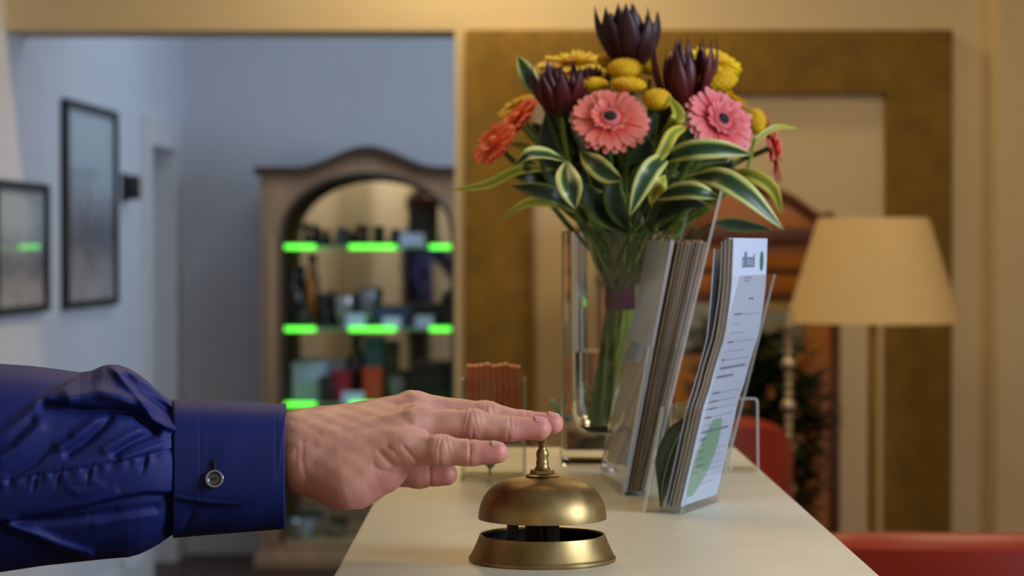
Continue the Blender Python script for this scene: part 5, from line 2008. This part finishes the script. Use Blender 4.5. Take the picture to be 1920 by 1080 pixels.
card_tag(640, 682, 735, 752, 2, 'pale blue price card in front of the crimson box')
bowl(566, 976, 56, 9, .16, (186, 204, 230), 'silvery bowl standing on the bottom of the cabinet', True)
bowl(626, 986, 44, 9, .22, (140, 136, 128), 'dull grey bowl on the bottom of the cabinet, nearer the counter')

# pictures on the left wall of the back room
M_pframe = mat('black_frame', rgb(36, 34, 34), .4)


def print_mat(name, seed):
    m, nt, b = new_mat(name)
    N, L = nt.nodes, nt.links
    tc = N.new('ShaderNodeTexCoord')
    sx = N.new('ShaderNodeSeparateXYZ'); L.new(tc.outputs['UV'], sx.inputs[0])
    nz = N.new('ShaderNodeTexNoise'); nz.inputs['Scale'].default_value = 7; nz.inputs['Detail'].default_value = 6
    mp = N.new('ShaderNodeMapping'); mp.inputs['Location'].default_value = (seed, seed * .7, 0); mp.inputs['Scale'].default_value = (1.4, .8, 1)
    L.new(tc.outputs['UV'], mp.inputs[0]); L.new(mp.outputs[0], nz.inputs['Vector'])
    add = N.new('ShaderNodeMath'); add.operation = 'MULTIPLY_ADD'; L.new(nz.outputs['Fac'], add.inputs[0]); add.inputs[1].default_value = .45
    L.new(sx.outputs[1], add.inputs[2])
    cr = N.new('ShaderNodeValToRGB')
    stops = [(0.2, rgb(196, 190, 188)), (.42, rgb(166, 158, 156)), (.55, rgb(112, 112, 126)), (.68, rgb(146, 148, 158)), (.84, rgb(186, 200, 208)), (1.0, rgb(190, 206, 214))]
    els = cr.color_ramp.elements
    while len(els) < len(stops): els.new(.5)
    for e, (p_, c) in zip(els, stops): e.position = p_; e.color = c
    L.new(add.outputs[0], cr.inputs[0]); L.new(cr.outputs[0], b.inputs['Base Color'])
    b.inputs['Roughness'].default_value = .6
    b.inputs['Coat Weight'].default_value = 1.0
    b.inputs['Coat Roughness'].default_value = .01
    b.inputs['Coat IOR'].default_value = 1.8
    return m


def wall_depth(px):
    """depth of the hall wall seen at a pixel column"""
    s = (px - 960) / F
    return (-1.416 - .044 * YB) / (s - .044)


def picture(pa, pb, yt, yb, label, seed):
    y0, y1 = wall_depth(pa), wall_depth(pb)
    ym = (y0 + y1) / 2
    zt_, zb_ = P(pa, yt, y0).z, P(pa, yb, y0).z
    base = LW(ym, zb_)
    t = thing('picture', label, 'picture', base)
    wv = (LW(y1, 0) - LW(y0, 0)) ; hw_ = wv.length / 2; wv.normalize()
    nv_ = Vector((wv.y, -wv.x, 0)); H_ = zt_ - zb_
    def q(a, d, z): return wv * a + nv_ * d + Vector((0, 0, z))
    def slab(name, a0, a1, z0, z1, d, m, uv=False):
        mb = MB()
        pts = [q(a0, .001, z0), q(a1, .001, z0), q(a1, d, z0), q(a0, d, z0), q(a0, .001, z1), q(a1, .001, z1), q(a1, d, z1), q(a0, d, z1)]
        mb.hexa(pts)
        if uv: mb.uv = [(0, 0), (1, 0), (1, 0), (0, 0), (0, 1), (1, 1), (1, 1), (0, 1)]
        return mb.build(name, m, t, smooth=False)
    b_ = .026
    slab('frame_bar', -hw_, hw_, 0, b_, .026, M_pframe); slab('frame_bar', -hw_, hw_, H_ - b_, H_, .026, M_pframe)
    slab('frame_bar', -hw_, -hw_ + b_, b_, H_ - b_, .026, M_pframe); slab('frame_bar', hw_ - b_, hw_, b_, H_ - b_, .026, M_pframe)
    slab('print', -hw_ + b_, hw_ - b_, b_, H_ - b_, .012, print_mat('harbour_print' if seed > 2 else 'tower_print', seed), True)


picture(114, 211, 184, 581, 'tall black framed print on the pale wall of the back room', 1.3)
picture(-20, 80, 335, 594, 'lower black framed print at the far left, cut by the edge of the photo', 4.1)
sw = thing('wall_light', 'small dark wall fitting right of the tall framed print', 'light', LW(wall_depth(232), P(232, 352, wall_depth(232)).z))
yv = 8.72
MB().box(0, .012, -.045, .045, -.055, .055).build('back_plate', M_pframe, sw, bevel=.003)
MB().box(.012, .06, -.035, .035, -.045, .045).build('lamp_body', M_pframe, sw, bevel=.006)
so_y = wall_depth(226)
sk = thing('wall_socket', 'white socket low on the pale wall under the sleeve', 'socket', LW(so_y, P(226, 1062, so_y).z))
MB().box(0, .01, -.04, .04, -.04, .04).build('socket_plate', M_trimw, sk, bevel=.003)
MB().lathe([(0, 0), (.02, 0), (.02, .004), (0, .004)], 20).build('socket_well', mat('socket_grey', rgb(150, 150, 150), .5), sk).rotation_euler = (0, PI / 2, 0)
sk.children[1].location = (.008, 0, 0)
